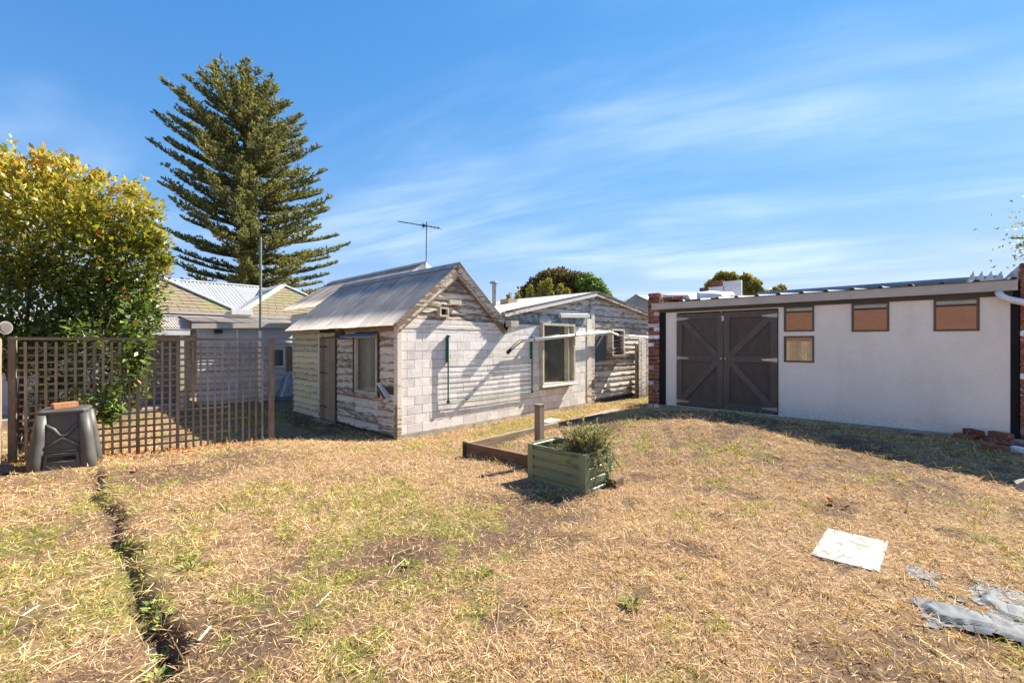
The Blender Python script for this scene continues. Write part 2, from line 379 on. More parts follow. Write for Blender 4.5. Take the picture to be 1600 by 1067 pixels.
M['sleeper'] = m_plain('treated_pine_sleeper', (.20,.125,.075), (.12,.075,.048), 2, (1.5,1.5,9), .85, .4)
M['roof_grey'] = m_roof('old_galvanised', (.46,.42,.38), (.27,.25,.23), (.34,.24,.17), .05, .5, .0)
M['roof_rust'] = m_roof('rusting_galvanised', (.46,.40,.34), (.32,.26,.22), (.36,.20,.11), .30, .55, .0)
M['roof_pale'] = m_roof('sunbleached_galvanised', (.66,.63,.60), (.50,.47,.44), (.38,.20,.10), .25, .55, .1)
M['roof_new'] = m_plain('pale_steel_roof', (.52,.52,.51), (.46,.46,.45), 2, rough=.4, bump=.03, metal=.2, var=.05)
M['roof_blue'] = m_plain('blue_grey_steel_roof', (.20,.25,.29), (.17,.21,.25), 2, rough=.4, bump=.03, metal=.3, var=.05)
M['ridge'] = m_plain('ridge_lead', (.14,.15,.17), (.20,.21,.23), 3, rough=.6, bump=.2)
M['white_trim'] = m_plain('white_trim_paint', (.78,.78,.77), (.66,.66,.65), 4, rough=.6, bump=.08, var=.04)
M['cream_trim'] = m_plain('cream_window_paint', (.60,.56,.44), (.45,.41,.32), 6, rough=.65, bump=.2, var=.05)
M['stone_trim'] = m_plain('stone_coloured_steel', (.54,.49,.42), (.47,.43,.37), 4, rough=.55, bump=.04, var=.03)
M['dirty_blue'] = m_peel('dirty_blue_flashing', (.33,.38,.42), (.12,.14,.16), (.20,.22,.23), .5, (2,2,2), 2.5)
M['blue_metal'] = m_plain('blue_grey_metal', (.24,.33,.43), (.17,.24,.33), 5, rough=.5, bump=.1, metal=.2)
def m_render():
    t = NT('white_render'); co = t.coords(rnd=False); n = t.noise(co, 1.1, 5, .6); f = t.noise(co, 22, 4, .6); big = t.noise(t.coords((1, 1.2, .35), False), 2.2, 4, .6)
    z = t.node('ShaderNodeSeparateXYZ'); t.l.new(t.node('ShaderNodeTexCoord').outputs['Object'], z.inputs[0])
    c = t.mix(t.rng(n, .35, .68), (.88,.80,.69), (.80,.725,.63)); c = t.mix(t.rng(big, .52, .72, 0, .35), c, (.66,.60,.52))
    splash = t.math('MULTIPLY', t.rng(z.outputs[2], .72, 1.05, 1, 0), t.rng(f, .35, .7)); c = t.mix(t.math('MULTIPLY', splash, .45), c, (.42,.35,.27))
    c = t.mix(.25, c, t.mix(f, (.7,)*3, (1.3,)*3), 'MULTIPLY'); t.bump(t.math('ADD', f, t.math('MULTIPLY', n, 2.0)), .35, .01); return t.fin(c, .85, .25)
M['render'] = m_render()
M['door_brown'] = m_plain('dark_brown_paint', (.085,.064,.050), (.11,.083,.065), 3, (3,3,1), .6, .12, .35, 0, .08)
M['door_frame'] = m_plain('brown_frame_paint', (.125,.098,.080), (.105,.083,.067), 3, (3,3,1), .55, .12, .35, 0, .05)
M['beam_brown'] = m_plain('brown_beam_paint', (.105,.092,.085), (.085,.073,.066), 3, rough=.6, bump=.15)
M['steel'] = m_plain('zinc_hardware', (.42,.42,.41), (.32,.32,.31), 12, rough=.4, bump=.1, metal=.7)
M['black'] = m_plain('black_gap', (.012,.012,.013), (.02,.02,.02), 5, rough=.9, bump=.1)
def m_brick(name, var):
    t = NT(name); co = t.coords(); n = t.noise(co, 14, 6, .65); r = t.rand(); sp = t.noise(co, 45, 3)
    ramp = t.node('ShaderNodeValToRGB'); e = ramp.color_ramp; e.interpolation = 'LINEAR'
    for p, c in ((0, (.15,.055,.036)), (.3, (.24,.075,.042)), (.55, (.30,.115,.065)), (.78, (.12,.070,.058)), (1, (.34,.21,.15))):
        el = e.elements.new(p); el.color = (*c, 1)
    e.elements.remove(e.elements[0]); t.l.new(r, ramp.inputs[0])
    c = t.mix(t.rng(n, .54, .68, 0, .75), ramp.outputs[0], (.46,.40,.35))
    c = t.mix(.6, c, t.mix(sp, (.55,)*3, (1.45,)*3), 'MULTIPLY'); t.bump(t.math('ADD', n, sp), .5, .008)
    return t.fin(c, .9, .2)
M['brick'] = m_brick('old_red_brick', 0)
M['brick_tan'] = m_plain('orange_brick', (.50,.24,.12), (.42,.19,.09), 12, rough=.9, bump=.4)
M['pvc'] = m_plain('white_pvc', (.80,.80,.79), (.74,.74,.72), 3, rough=.35, bump=.02, spec=.5, var=.02)
M['black_rubber'] = m_plain('black_hose', (.02,.02,.02), (.03,.03,.03), 8, rough=.5, bump=.1)
M['green_metal'] = m_plain('clothesline_green', (.012,.10,.075), (.02,.13,.095), 8, rough=.45, bump=.05, spec=.5)
M['planter_green'] = m_plain('pale_eucalypt_green_steel', (.17,.22,.13), (.15,.195,.115), 3, rough=.42, bump=.03, spec=.5, var=.04)
M['bin'] = m_plain('black_polyethylene', (.070,.068,.066), (.092,.088,.082), 5, rough=.5, bump=.12, spec=.4, var=.04, fine=70)
M['lampgrey'] = m_plain('grey_plastic', (.22,.22,.22), (.17,.17,.17), 6, rough=.5, bump=.05)
M['wire'] = m_plain('white_line_cord', (.7,.7,.7), (.6,.6,.6), 5, rough=.6, bump=0)
M['antenna'] = m_plain('antenna_alloy', (.10,.11,.13), (.07,.08,.09), 5, rough=.5, bump=0, metal=.3)
M['glass_old'] = m_glass('dusty_window_glass', (.022,.026,.018), .10, .12, (.06,.06,.042))
M['glass_shed'] = m_glass('clean_window_glass', (.010,.010,.010), .01, .20, (.014,.014,.014))
M['bark'] = m_plain('bark', (.11,.085,.065), (.06,.048,.04), 5, (4,4,1), .9, .6)
M['leaf'] = m_attr('shrub_leaf', .40, .35, .30)
M['pine'] = m_attr('pine_foliage', .7, .2, .36)
M['foliage'] = m_attr('tree_foliage', .6, .25, .25)
M['grass'] = m_attr('lawn_blades', .75, .2, .28)
M['straw'] = m_attr('dry_straw', .8, .2, .12)
M['tile_moss'] = None
def m_tiles():
    t = NT('mossy_slate'); co = t.coords(rnd=False)
    br = t.node('ShaderNodeTexBrick'); t.l.new(t.node('ShaderNodeTexCoord').outputs['UV'], br.inputs['Vector'])
    n = t.noise(co, 1.1, 6, .7); f = t.noise(co, 7, 4)
    c = t.mix(t.rng(n, .42, .62), (.20,.165,.115), (.19,.20,.085)); c = t.mix(t.rng(f, .35, .7, 0, .6), c, (.25,.175,.135))
    t.bump(f, .3, .02); return t.fin(c, .9, .2)
M['tile_moss'] = m_tiles()
def m_ground():
    t = NT('dry_lawn_soil'); a = t.node('ShaderNodeAttribute', attribute_name='col'); co = t.coords(rnd=False)
    n = t.noise(co, 26, 6, .7); f = t.noise(co, 120, 4, .7); w = t.noise(t.coords((1,1,1), False), 60, 3, .6, 2.0)
    c = t.mix(1.0, a.outputs['Color'], t.mix(n, (.45,)*3, (1.5,)*3), 'MULTIPLY')
    c = t.mix(t.rng(w, .58, .72, 0, .35), c, (.42,.29,.15)); c = t.mix(.7, c, t.mix(f, (.4,)*3, (1.6,)*3), 'MULTIPLY')
    t.bump(t.math('ADD', n, t.math('MULTIPLY', f, .5)), .8, .02); return t.fin(c, .95, .1)
M['ground'] = m_ground()

# ------------------------------------------------------------------ ground
def axis(lo, hi, step, far):
    a = list(np.arange(lo, hi+1e-6, step)); d = step; x = hi; up = []
    while x < far: d *= 1.28; x += d; up.append(x)
    d = step; x = lo; dn = []
    while x > -far: d *= 1.28; x -= d; dn.append(x)
    return np.array(dn[::-1]+a+up)
def build_ground():
    ax = axis(-6.6, 4.4, .032, 900); ay = axis(-9.6, 1.0, .032, 900)
    X, Y = np.meshgrid(ax, ay, indexing='ij'); x, y = X.ravel(), Y.ravel()
    z = gz(x, y); V = np.stack([x, y, z], 1)
    ny = len(ay); i = (np.arange(len(ax)-1)[:, None]*ny+np.arange(ny-1)[None, :]).ravel()
    F_ = np.stack([i, i+ny, i+ny+1, i+1], 1)
    s = soilmask(x, y)[:, None]; g = greenmask(x, y)[:, None]*.55
    straw = np.array([[.25,.165,.095]]); soil = np.array([[.10,.066,.046]]); gr = np.array([[.20,.19,.06]])
    c = straw*(1-s)+soil*s; c = c*(1-g)+gr*g
    far = np.clip((np.hypot(x, y)-14)/15, 0, 1)[:, None]; c = c*(1-far)+np.array([[.16,.15,.07]])*far
    o = link('ground', npmesh('ground', V, F_, c, True), None, None, M['ground']); setp(o, 'dry lawn of straw and bare soil with scattered green patches', kind='structure')
build_ground()

# ------------------------------------------------------------------ straw, grass
BLOCKED = [(-.02, 13, 0.0, 12), (4.0, 12, -9.8, -3.5), (-1.32, -.73, -5.67, -4.79), (-1.53, -.91, -8.06, -7.66), (-5.35, -4.78, -.55, .1), (-.9, -.76, -4.85, -3.2)]
def keep(x, y):
    k = np.ones(len(x), bool)
    for a, b, c, d in BLOCKED: k &= ~((x > a) & (x < b) & (y > c) & (y < d))
    return k
MATC = [(-1.81,-8.19),(-1.9,-8.43),(-1.85,-8.61)]
def matmask(x, y):
    # where the weed mat lies bare
    n = fbm(x*5, y*5, 131, 3)
    e = np.maximum(np.exp(-(((x+1.80)/.10)**2+((y+8.55)/.34)**4)), .62*np.exp(-(((x+1.45)/.30)**2+((y+8.55)/.42)**2)))
    return ((e*.75+n) > 1.0) & (y < -8.18)
def polar(n, r0, r1, half):
    r = r0+(r1-r0)*RNG.random(n); t = (RNG.random(n)*2-1)*half
    return CAM[0]+r*np.sin(HEAD+t), CAM[1]+r*np.cos(HEAD+t), r
def build_straw():
    x, y, r = polar(520000, 1.1, 15.5, math.radians(66))
    s = soilmask(x, y); k = keep(x, y) & (RNG.random(len(x)) > s*.72) & (RNG.random(len(x)) < .55+.6*fbm(x*3, y*3, 141, 3)) & ~matmask(x, y)
    k &= ~((x < -.1) & (y > 1.2) & (RNG.random(len(x)) < .6))
    x, y, r = x[k], y[k], r[k]; n = len(x); z = gz(x, y)
    th = RNG.random(n)*2*math.pi; el = np.abs(RNG.normal(0, .42, n))
    A = np.stack([np.cos(th)*np.cos(el), np.sin(th)*np.cos(el), np.sin(el)], 1)
    N = np.stack([RNG.normal(0, .5, n), RNG.normal(0, .5, n), np.ones(n)], 1)
    l = RNG.gamma(2.2, .015, n)*(1+.05*r)+.010; w = (.0014+.0018*RNG.random(n))*(1+.16*r)
    pal = np.array([[.66,.46,.26],[.58,.38,.19],[.72,.55,.36],[.42,.25,.13],[.22,.13,.075],[.48,.33,.17],[.58,.37,.14]])
    c = pal[RNG.choice(7, n, p=[.24,.2,.17,.14,.09,.1,.06])]*(.8+.4*RNG.random((n, 1)))
    P = np.stack([x, y, z+.002+.012*RNG.random(n)], 1)
    V, F_, C_ = diamonds(P, A, N, l, w, c, .05, .5)
    setp(link('dry_straw', npmesh('dry_straw', V, F_, C_), None, None, M['straw']), 'dry straw clippings strewn over the lawn', 'dry grass', kind='stuff')
    # green and yellowing blades standing in patches
    x, y, r = polar(420000, 1.2, 18, math.radians(66)); g = greenmask(x, y); kk = keep(x, y) & ~matmask(x, y) & (RNG.random(len(x)) < g*.8+.02)
    # clump them
    x, y, r, g = x[kk], y[kk], r[kk], g[kk]; cl_ = fbm(x*9, y*9, 151, 2); kk = cl_ > .44; x, y, r, g = x[kk], y[kk], r[kk], g[kk]
    n = len(x); z = gz(x, y); th = RNG.random(n)*2*math.pi; el = .45+.9*RNG.random(n)
    A = np.stack([np.cos(th)*np.cos(el), np.sin(th)*np.cos(el), np.sin(el)], 1)
    bend = np.stack([np.cos(th), np.sin(th), -.6*np.ones(n)], 1)*(.15+.25*RNG.random((n, 1)))
    l = (.018+.045*RNG.random(n)**1.6)*(1+.04*r); w = (.0022+.002*RNG.random(n))*(1+.16*r)
    pal = np.array([[.27,.34,.045],[.38,.42,.07],[.19,.27,.04],[.50,.46,.12],[.50,.42,.20]])
    c = pal[RNG.choice(5, n, p=[.27,.28,.14,.19,.12])]*(.8+.4*RNG.random((n, 1)))
    V, F_, C_ = blades(np.stack([x, y, z-.003], 1), A, bend, l, w, c)
    setp(link('green_grass', npmesh('green_grass', V, F_, C_), None, None, M['grass']), 'short green and yellowing grass growing in patches', 'grass', kind='stuff')
    # rooted dry tufts
    xc, yc, rc = polar(5200, 1.2, 13, math.radians(64)); k = keep(xc, yc) & ~matmask(xc, yc) & (fbm(xc*1.3, yc*1.3, 161, 3) > .46); xc, yc, rc = xc[k], yc[k], rc[k]
    nb_ = 15; x = np.repeat(xc, nb_)+RNG.normal(0, .016, len(xc)*nb_); y = np.repeat(yc, nb_)+RNG.normal(0, .016, len(xc)*nb_); r = np.repeat(rc, nb_); n = len(x); z = gz(x, y)
    th = RNG.random(n)*2*math.pi; el = .35+.9*RNG.random(n); A = np.stack([np.cos(th)*np.cos(el), np.sin(th)*np.cos(el), np.sin(el)], 1)
    bend = np.stack([np.cos(th), np.sin(th), -.8*np.ones(n)], 1)*(.15+.3*RNG.random((n, 1)))
    pal = np.array([[.56,.40,.22],[.66,.50,.30],[.44,.30,.15],[.42,.37,.11]]); c = pal[RNG.choice(4, n, p=[.35,.3,.2,.15])]*(.75+.5*RNG.random((n, 1)))
    V, F_, C_ = blades(np.stack([x, y, z-.004], 1), A, bend, (.022+.04*RNG.random(n))*(1+.04*r), (.0018+.0016*RNG.random(n))*(1+.14*r), c)
    setp(link('dry_tufts', npmesh('dry_tufts', V, F_, C_), None, None, M['grass']), 'bleached tufts of rooted dry grass all over the lawn', 'dry grass', kind='stuff')
    # longer stalks
    x, y, r = polar(1800, 1.3, 12, math.radians(64)); k = keep(x, y) & ~matmask(x, y); x, y, r = x[k], y[k], r[k]; n = len(x); z = gz(x, y)
    th = RNG.random(n)*2*math.pi; el = np.abs(RNG.normal(.05, .12, n)); A = np.stack([np.cos(th), np.sin(th), el], 1)
    bend = RNG.normal(0, .14, (n, 3)); bend[:, 2] *= .2
    V, F_, C_ = blades(np.stack([x, y, z+.008], 1), A, bend, .10+.20*RNG.random(n), .003+.004*RNG.random(n), np.array([[.62,.47,.27]])*(.55+.6*RNG.random((n, 1))))
    setp(link('straw_stalks', npmesh('straw_stalks', V, F_, C_), None, None, M['straw']), 'long pale dry stalks lying across the lawn', 'dry grass', kind='stuff')
    # soil crumbs
    x, y, r = polar(26000, 1.2, 12, math.radians(64)); s = soilmask(x, y); k = keep(x, y) & (RNG.random(len(x)) < s*.9+.03); x, y, r = x[k], y[k], r[k]; n = len(x); z = gz(x, y)
    sz = np.minimum(RNG.gamma(2, .0028, n)+.003, .011)
    T = np.array([[1,0,-.3],[-.5,.87,-.3],[-.5,-.87,-.3],[0,0,.45]])
    V = (np.stack([x, y, z], 1)[:, None, :]+T[None]*sz[:, None, None]*(.7+.6*RNG.random((n, 4, 1)))).reshape(-1, 3)
    i = np.arange(n)[:, None]*4; F_ = np.concatenate([i+np.array([[0,1,3]]), i+np.array([[1,2,3]]), i+np.array([[2,0,3]])])
    C_ = np.repeat(np.array([[.17,.115,.075]])*(.6+.9*RNG.random((n, 1))), 4, axis=0)
    setp(link('soil_crumbs', npmesh('soil_crumbs', V, F_, C_), None, None, M['straw']), 'dark crumbs of dry soil over the bare patches', 'soil', kind='stuff')
build_straw()

# ------------------------------------------------------------------ building helpers
def on_wall(ax, w0):
    # maps (along, out, z) to the yard: ax 'Y' = wall facing -Y at Y=w0, ax 'X' = wall facing -X at X=w0
    return (lambda a, o, z: (a, w0-o, z)) if ax == 'Y' else (lambda a, o, z: (w0-o, a, z))
def weatherboard(parent, mat, f, a0, a1, z, h, a0t=None, a1t=None, thick=.036, rough=.004, sag=0.0, name='weatherboard'):
    # one lapped board: proud at its lower edge, edges a little eaten away
    a0t = a0 if a0t is None else a0t; a1t = a1 if a1t is None else a1t
    n = max(2, int(abs(a1-a0)/.14)); m = MB(); sg = random.uniform(-sag, sag); ph = random.uniform(0, 6)
    for i in range(n+1):
        k = i/n; a = a0+(a1-a0)*k; at = a0t+(a1t-a0t)*k
        zb = z+random.gauss(0, rough)+sg*math.sin(ph+k*3); ob = thick+random.gauss(0, rough*.5)
        m.v += [f(a, .0, zb), f(a, ob, zb), f(at, .004, z+h+.010)]
    for i in range(n):
        q = i*3; m.f += [(q, q+3, q+4, q+1), (q+1, q+4, q+5, q+2)]
    m.f += [(0, 1, 2), (3*n, 3*n+2, 3*n+1)]
    return m.build(name, mat, parent)
def clad(parent, mat, f, a0, a1, z0, z1, h, holes=(), edge=None, skip=(), **kw):
    # boards from z0 up to z1, cut round the holes (a0,a1,z0,z1); edge(z) -> (lo, hi) for gables
    z = z0; r = 0
    while z < z1-.02:
        hh = min(h, z1-z); segs = [(a0, a1)]
        for (p, q, s, t) in holes:
            if s < z+hh*.6 and t > z+hh*.4:
                ns = []
                for (u, v) in segs:
                    if p > u+.01: ns.append((u, min(v, p)))
                    if q < v-.01: ns.append((max(u, q), v))
                segs = [(u, v) for u, v in ns if v-u > .02]
        for (u, v) in segs:
            ut = vt = None; mid = (u+v)/2
            if edge:
                l0, h0 = edge(z); l1, h1 = edge(min(z+hh, z1-.005)); 
                ut, vt = max(u, l1), min(v, h1); u, v = max(u, l0), min(v, h0)
                if v-u < .05: continue
                if vt < ut: ut = vt = (ut+vt)/2
            if any(abs(mid-sa) < 1.0 and z < sz < z+hh for sa, sz in skip): continue
            weatherboard(parent, mat, f, u, v, z, hh, ut, vt, **kw)
        z += hh; r += 1
CORR = {}
def corr_mesh(name, width, length, mat, pitch=.076, amp=.013, seg=6):
    k = (round(width, 3), round(length, 3), mat.name, pitch)
    if k in CORR: return CORR[k]
    nu = max(2, int(round(width/pitch*seg))); V = []; F_ = []
    rows = max(2, int(length/.5)+1)
    for j in range(rows):
        v = length*j/(rows-1)
        for i in range(nu+1):
            u = width*i/nu; h = amp*math.cos(2*math.pi*u/pitch); V.append((u, v, h))
    for j in range(rows-1):
        for i in range(nu): p = j*(nu+1)+i; F_.append((p, p+1, p+nu+2, p+nu+1))
    nb = len(V)
    V += [(a, b, c-.004) for a, b, c in V]; F_ += [tuple(q+nb for q in f)[::-1] for f in F_]
    e = (rows-1)*(nu+1)
    for i in range(nu): F_ += [(i, i+1, nb+i+1, nb+i), (e+i+1, e+i, nb+e+i, nb+e+i+1)]
    me = npmesh(name, V, F_, None, True); me.materials.append(mat); CORR[k] = me; return me
def roof_slope(parent, mat, p0, along, total, down, length, sheet=.76, lift=.0, pitch=.076, amp=.013, name='roof_sheet'):
    # corrugated sheets laid side by side: p0 ridge start, along = ridge direction, down = fall direction
    p0, along, down = Vector(p0), Vector(along).normalized(), Vector(down).normalized(); nrm = along.cross(down)
    if nrm.z < 0: nrm = -nrm
    n = max(1, round(total/sheet)); w = total/n
    for i in range(n):
        L = length+random.uniform(-.015, .02)*0; dz = .004*(i % 2)
        Mx = Matrix((( along.x, down.x, nrm.x, 0), (along.y, down.y, nrm.y, 0), (along.z, down.z, nrm.z, 0), (0, 0, 0, 1)))
        pos = p0+along*(w*i-.01)+nrm*(lift+dz)+down*random.uniform(-.012, .012)
        link(name, corr_mesh(name, w+.03, L, mat, pitch, amp), parent, Matrix.Translation(pos) @ Mx)
def window(parent, fr_mat, gl_mat, f, a0, a1, z0, z1, fw=.06, out=.03, name='window', glass_in=-.02, bars=()):
    w = MB()
    for (p, q, s, t) in ((a0, a1, z0, z0+fw), (a0, a1, z1-fw, z1), (a0, a0+fw, z0+fw, z1-fw), (a1-fw, a1, z0+fw, z1-fw)):
        A, B = f(p, out, s), f(q, -.08, t); w.box([min(A[i], B[i]) for i in range(3)], [max(A[i], B[i]) for i in range(3)])
    for (p, q, s, t) in bars:
        A, B = f(p, out-.008, s), f(q, -.03, t); w.box([min(A[i], B[i]) for i in range(3)], [max(A[i], B[i]) for i in range(3)])
    o = w.build(name, fr_mat, parent)
    A, B = f(a0+fw*.5, glass_in, z0+fw*.5), f(a1-fw*.5, glass_in-.008, z1-fw*.5)
    MB().box([min(A[i], B[i]) for i in range(3)], [max(A[i], B[i]) for i in range(3)]).build('pane', gl_mat, o)
    return o
def fbox(f, a0, o0, z0, a1, o1, z1):
    A, B = f(a0, o0, z0), f(a1, o1, z1); return [min(A[i], B[i]) for i in range(3)], [max(A[i], B[i]) for i in range(3)]
def fill(parent, name, mat, f, a0, a1, z0, z1, o0, o1, holes):   # solid wall with rectangular openings
    xs = sorted({a0, a1, *[h[0] for h in holes], *[h[1] for h in holes]}); m = MB()
    for u, v in zip(xs, xs[1:]):
        cuts = sorted((h[2], h[3]) for h in holes if h[0] < (u+v)/2 < h[1]); z = z0
        for s, t in cuts:
            if s > z: m.box(*fbox(f, u, o0, z, v, o1, s))
            z = t
        if z < z1: m.box(*fbox(f, u, o0, z, v, o1, z1))
    return m.build(name, mat, parent)

# ------------------------------------------------------------------ cottage
def build_cottage():
    T = thing('weatherboard_cottage', 'dilapidated cottage with white block wall, flaking weatherboards and corrugated gable roofs', 'cottage', (0, 0, 0))
    fY, fX = on_wall('Y', 0.0), on_wall('X', 0.0)
    WIN = (4.69, 6.30, .80, 2.66)
    # block wall: recessed mortar bed with a block for every course
    bw = fill(T, 'block_wall', M['mortar'], fY, 0.05, 7.13, .0, 2.60, -.20, -.004, [WIN])
    MB().box((0.02, -.035, -.25), (7.13, .1, .10)).build('plinth', M['plinth'], T)
    z = .105; row = 0
    while z < 2.55:
        top = 2.42 if row else 2.42; hgt = min(.192, 2.60-z-.004); off = 0 if row % 2 else -.2
        zc = z+hgt/2; x = off+.02
        lim = 7.125
        while x < lim:
            a, b = max(x, .02), min(x+.392, lim)
            spans = [(a, b)]
            if WIN[2]-.05 < zc < WIN[3]+.02:
                spans = [(p, q) for p, q in ((a, min(b, WIN[0]-.005)), (max(a, WIN[1]+.005), b)) if q-p > .03]
            for p, q in spans:
                if q-p < .03: continue
                if abs((q-p)-.392) < .002: q = p+.392
                elif abs((q-p)-.192) < .002: q = p+.192
                pr = random.choice((0, .001, .002, .003)); me_k = piece('block', bw, M['block'], (p, -.018-pr, z), (q, .10, z+hgt), .004)
            x += .40
        z += .20; row += 1
    # dark flashing over the long wall, pale awning board and lintel
    MB().box((3.2, -.03, 2.605), (7.12, .05, 2.90)).build('flashing', M['dirty_blue'], T)
    MB().poly([(5.55, -.05, 2.86), (7.10, -.05, 2.92), (7.10, -.16, 2.90), (5.55, -.16, 2.84)], (0, 0, .12)).build('awning_board', M['house_board'], T)
    # tall window in the block wall
    w = window(T, M['cream_trim'], M['glass_old'], fY, WIN[0], WIN[1], WIN[2]+.02, WIN[3], .07, .15, bars=((5.95, 5.985, .85, 2.6),))
    MB().tube([(WIN[0]-.02, -.155, WIN[2]), (WIN[1]+.05, -.155, WIN[2])], .034, 10).build('sill', M['white_trim'], w)
    MB().box((WIN[0], .30, WIN[2]), (WIN[1], .34, WIN[3])).build('curtain', M['cream_trim'], w)
    # ---- front gable
    AP = (1.60, 3.90)
    def e1(z): k = (AP[1]-z)/.84; return (max(AP[0]-k, 0.02), AP[0]+k)
    gb = MB().poly([(.02, .02, 2.42), (3.2, .02, 2.42), (3.2, .02, 2.58), (AP[0], .02, AP[1]), (.02, .02, 2.58)], (0, .12, 0)).build('gable_backing', M['dark_wood'], T)
    clad(gb, M['gable_peel'], on_wall('Y', .018), .02, 3.18, 2.43, 3.86, .165, edge=e1, rough=.003, thick=.030)
    MB().box((.0, -.028, 2.40), (3.18, .02, 2.47)).build('plate', M['white_peel'], T)
    for sgn, nm in ((-1, 'bargeboard'), (1, 'bargeboard')):
        ex = AP[0]+sgn*1.74; ez = AP[1]+.06-1.74*.84
        b_ = MB().beam((AP[0]+sgn*.0, -.105, AP[1]-.05), (ex, -.105, ez-.05), .028, .17, (0, 1, 0)) if False else None
        n_ = Vector((sgn*.84, 0, 1)).normalized()
        def strip(o0, o1, y0, y1):
            p0 = Vector((AP[0], y0, AP[1]+.05)); p1 = Vector((ex, y0, ez))
            return MB().poly([p0-Vector((0,0,o0*1.3)), p1-n_*o0, p1-n_*o1, p0-Vector((0,0,o1*1.3))], (0, y1-y0, 0))
        bo = strip(.0, .14, -.10, -.075).build(nm, M['gable_peel'], T)
        strip(.142, .215, -.07, -.035).build('barge_trim', M['gable_peel'], bo)
        strip(.217, .24, -.085, -.035).build('barge_bead', M['raw_wood'], bo)
    MB().box((3.13, -.10, 2.36), (3.26, .04, 2.60)).build('rafter_end', M['raw_wood'], T)
    MB().poly([(3.20, -.30, 2.50), (3.50, -.30, 2.52), (3.50, -.30, 2.66), (3.20, -.30, 2.66)], (0, .27, 0)).build('gutter_end', M['cream_trim'], T)
    # vent box and open box fixed on the gable
    v1 = MB().poly([(1.30, -.03, 2.98), (1.66, -.03, 2.98), (1.66, -.03, 3.09), (1.30, -.03, 3.09)], (0, -.10, .0)).build('vent_hood', M['cream_trim'], T)
    m = MB()
    for a, b in (((1.02,-.13,2.68),(1.06,-.02,2.90)), ((1.24,-.13,2.68),(1.28,-.02,2.90)), ((1.06,-.13,2.68),(1.24,-.02,2.72)), ((1.06,-.13,2.86),(1.24,-.02,2.90))): m.box(a, b)
    v2 = m.build('vent_box', M['cream_trim'], T); MB().box((1.06, -.05, 2.72), (1.24, -.03, 2.86)).build('vent_mesh', M['black'], v2)
    # ---- front roof
    dn = Vector((-1, 0, -.84)); Ls = 1.82*math.hypot(1, .84)
    roof_slope(T, M['roof_grey'], (AP[0], -.12, AP[1]+.06), (0, 1, 0), 5.95, dn, Ls)
    roof_slope(T, M['roof_grey'], (AP[0], -.12, AP[1]+.06), (0, 1, 0), 5.95, (1, 0, -.84), 1.66*math.hypot(1, .84))
    rc = MB()
    for s in (-1, 1): rc.poly([(AP[0], -.13, AP[1]+.100), (AP[0]+s*.17, -.13, AP[1]+.100-.17*.84), (AP[0]+s*.17, -.13, AP[1]+.092-.17*.84), (AP[0], -.13, AP[1]+.092)], (0, 5.98, 0))
    rc.build('ridge_cap', M['ridge'], T)
    # ---- left wall: cream end, plank door, window bay with broken boards
    H = 2.46
    HOLES = [(.80, 1.86, .86, 2.26), (2.86, 3.86, -.1, 2.30)]
    lw = fill(T, 'side_wall', M['dark_wood'], fX, .0, 5.70, -.1, H, -.14, -.004, [(.80, 1.86, .86, 2.26)])
    clad(lw, M['cream'], fX, 3.90, 5.70, .02, H-.02, .165, rough=.004, thick=.0428)
    MB().box((-.03, 5.68, -.1), (.04, 5.76, H)).build('corner_board', M['white_peel'], lw)
    clad(lw, M['white_peel'], fX, .09, .79, .06, H-.14, .175, rough=.003, thick=.030, sag=.005, skip=((.4, 1.10),))
    clad(lw, M['white_peel'], fX, .79, 1.88, .06, .84, .175, rough=.003, thick=.030, sag=.005)
    clad(lw, M['white_peel'], fX, 1.90, 2.84, .06, H-.12, .175, rough=.003, thick=.030, sag=.004, holes=((2.40, 2.82, 2.18, 2.40),))
    clad(lw, M['raw_wood'], fX, .05, 2.9, H-.13, H-.02, .12, rough=.003, thick=.030)
    # broken board hanging down over the hole
    MB().beam((-.035, .70, 1.18), (-.045, .16, .80), .02, .15, (-1, 0, 0)).build('loose_board', M['white_peel'], lw)
    MB().beam((-.035, .72, 1.04), (-.03, .46, .84), .018, .10, (-1, 0, 0)).build('loose_board', M['raw_wood'], lw)
    MB().box((-.045, -.055, -.02), (.06, .09, H)).build('corner_post', M['white_peel'], T)
    MB().box((-.065, -.05, -.02), (-.046, .02, .75)).build('corner_patch', M['raw_wood'], T)
    # side window and its tin hood
    w = window(T, M['cream_trim'], M['glass_old'], fX, .80, 1.86, .88, 2.26, .075, .045)
    MB().poly([(-.03, .74, 2.30), (-.20, .74, 2.22), (-.20, .74, 2.20), (-.03, .74, 2.27)], (0, 1.56, 0)).build('window_hood', M['blue_metal'], w)
    MB().box((-.06, .74, .83), (.0, 1.92, .876)).build('sill', M['white_peel'], w)
    MB().box((-.04, 1.875, .84), (-.004, 1.95, 2.28)).build('architrave', M['dark_wood'], w); MB().box((-.04, .72, .84), (-.004, .79, 2.28)).build('architrave', M['dark_wood'], w)
    # plank door, its frame, hinges
    d = MB().box((-.020, 2.90, .02), (-.004, 3.82, 2.22)).build('door', M['dark_wood'], T)
    for i in range(6):
        y0 = 2.905+i*.152
        MB().box((-.042-random.uniform(0, .005), y0, .03+random.uniform(0, .03)), (-.0205, y0+.146, 2.20)).build('plank', M['raw_wood'], d)
    for zz_ in (.35, 1.25, 1.95): MB().box((-.052, 3.35, zz_), (-.048, 3.80, zz_+.045)).build('hinge', M['dark_wood'], d)
    MB().box((-.05, 3.83, -.02), (-.004, 3.895, 2.34)).build('door_jamb', M['white_peel'], T)
    MB().box((-.05, 2.84, -.02), (-.004, 2.898, 2.34)).build('door_jamb', M['dark_wood'], T)
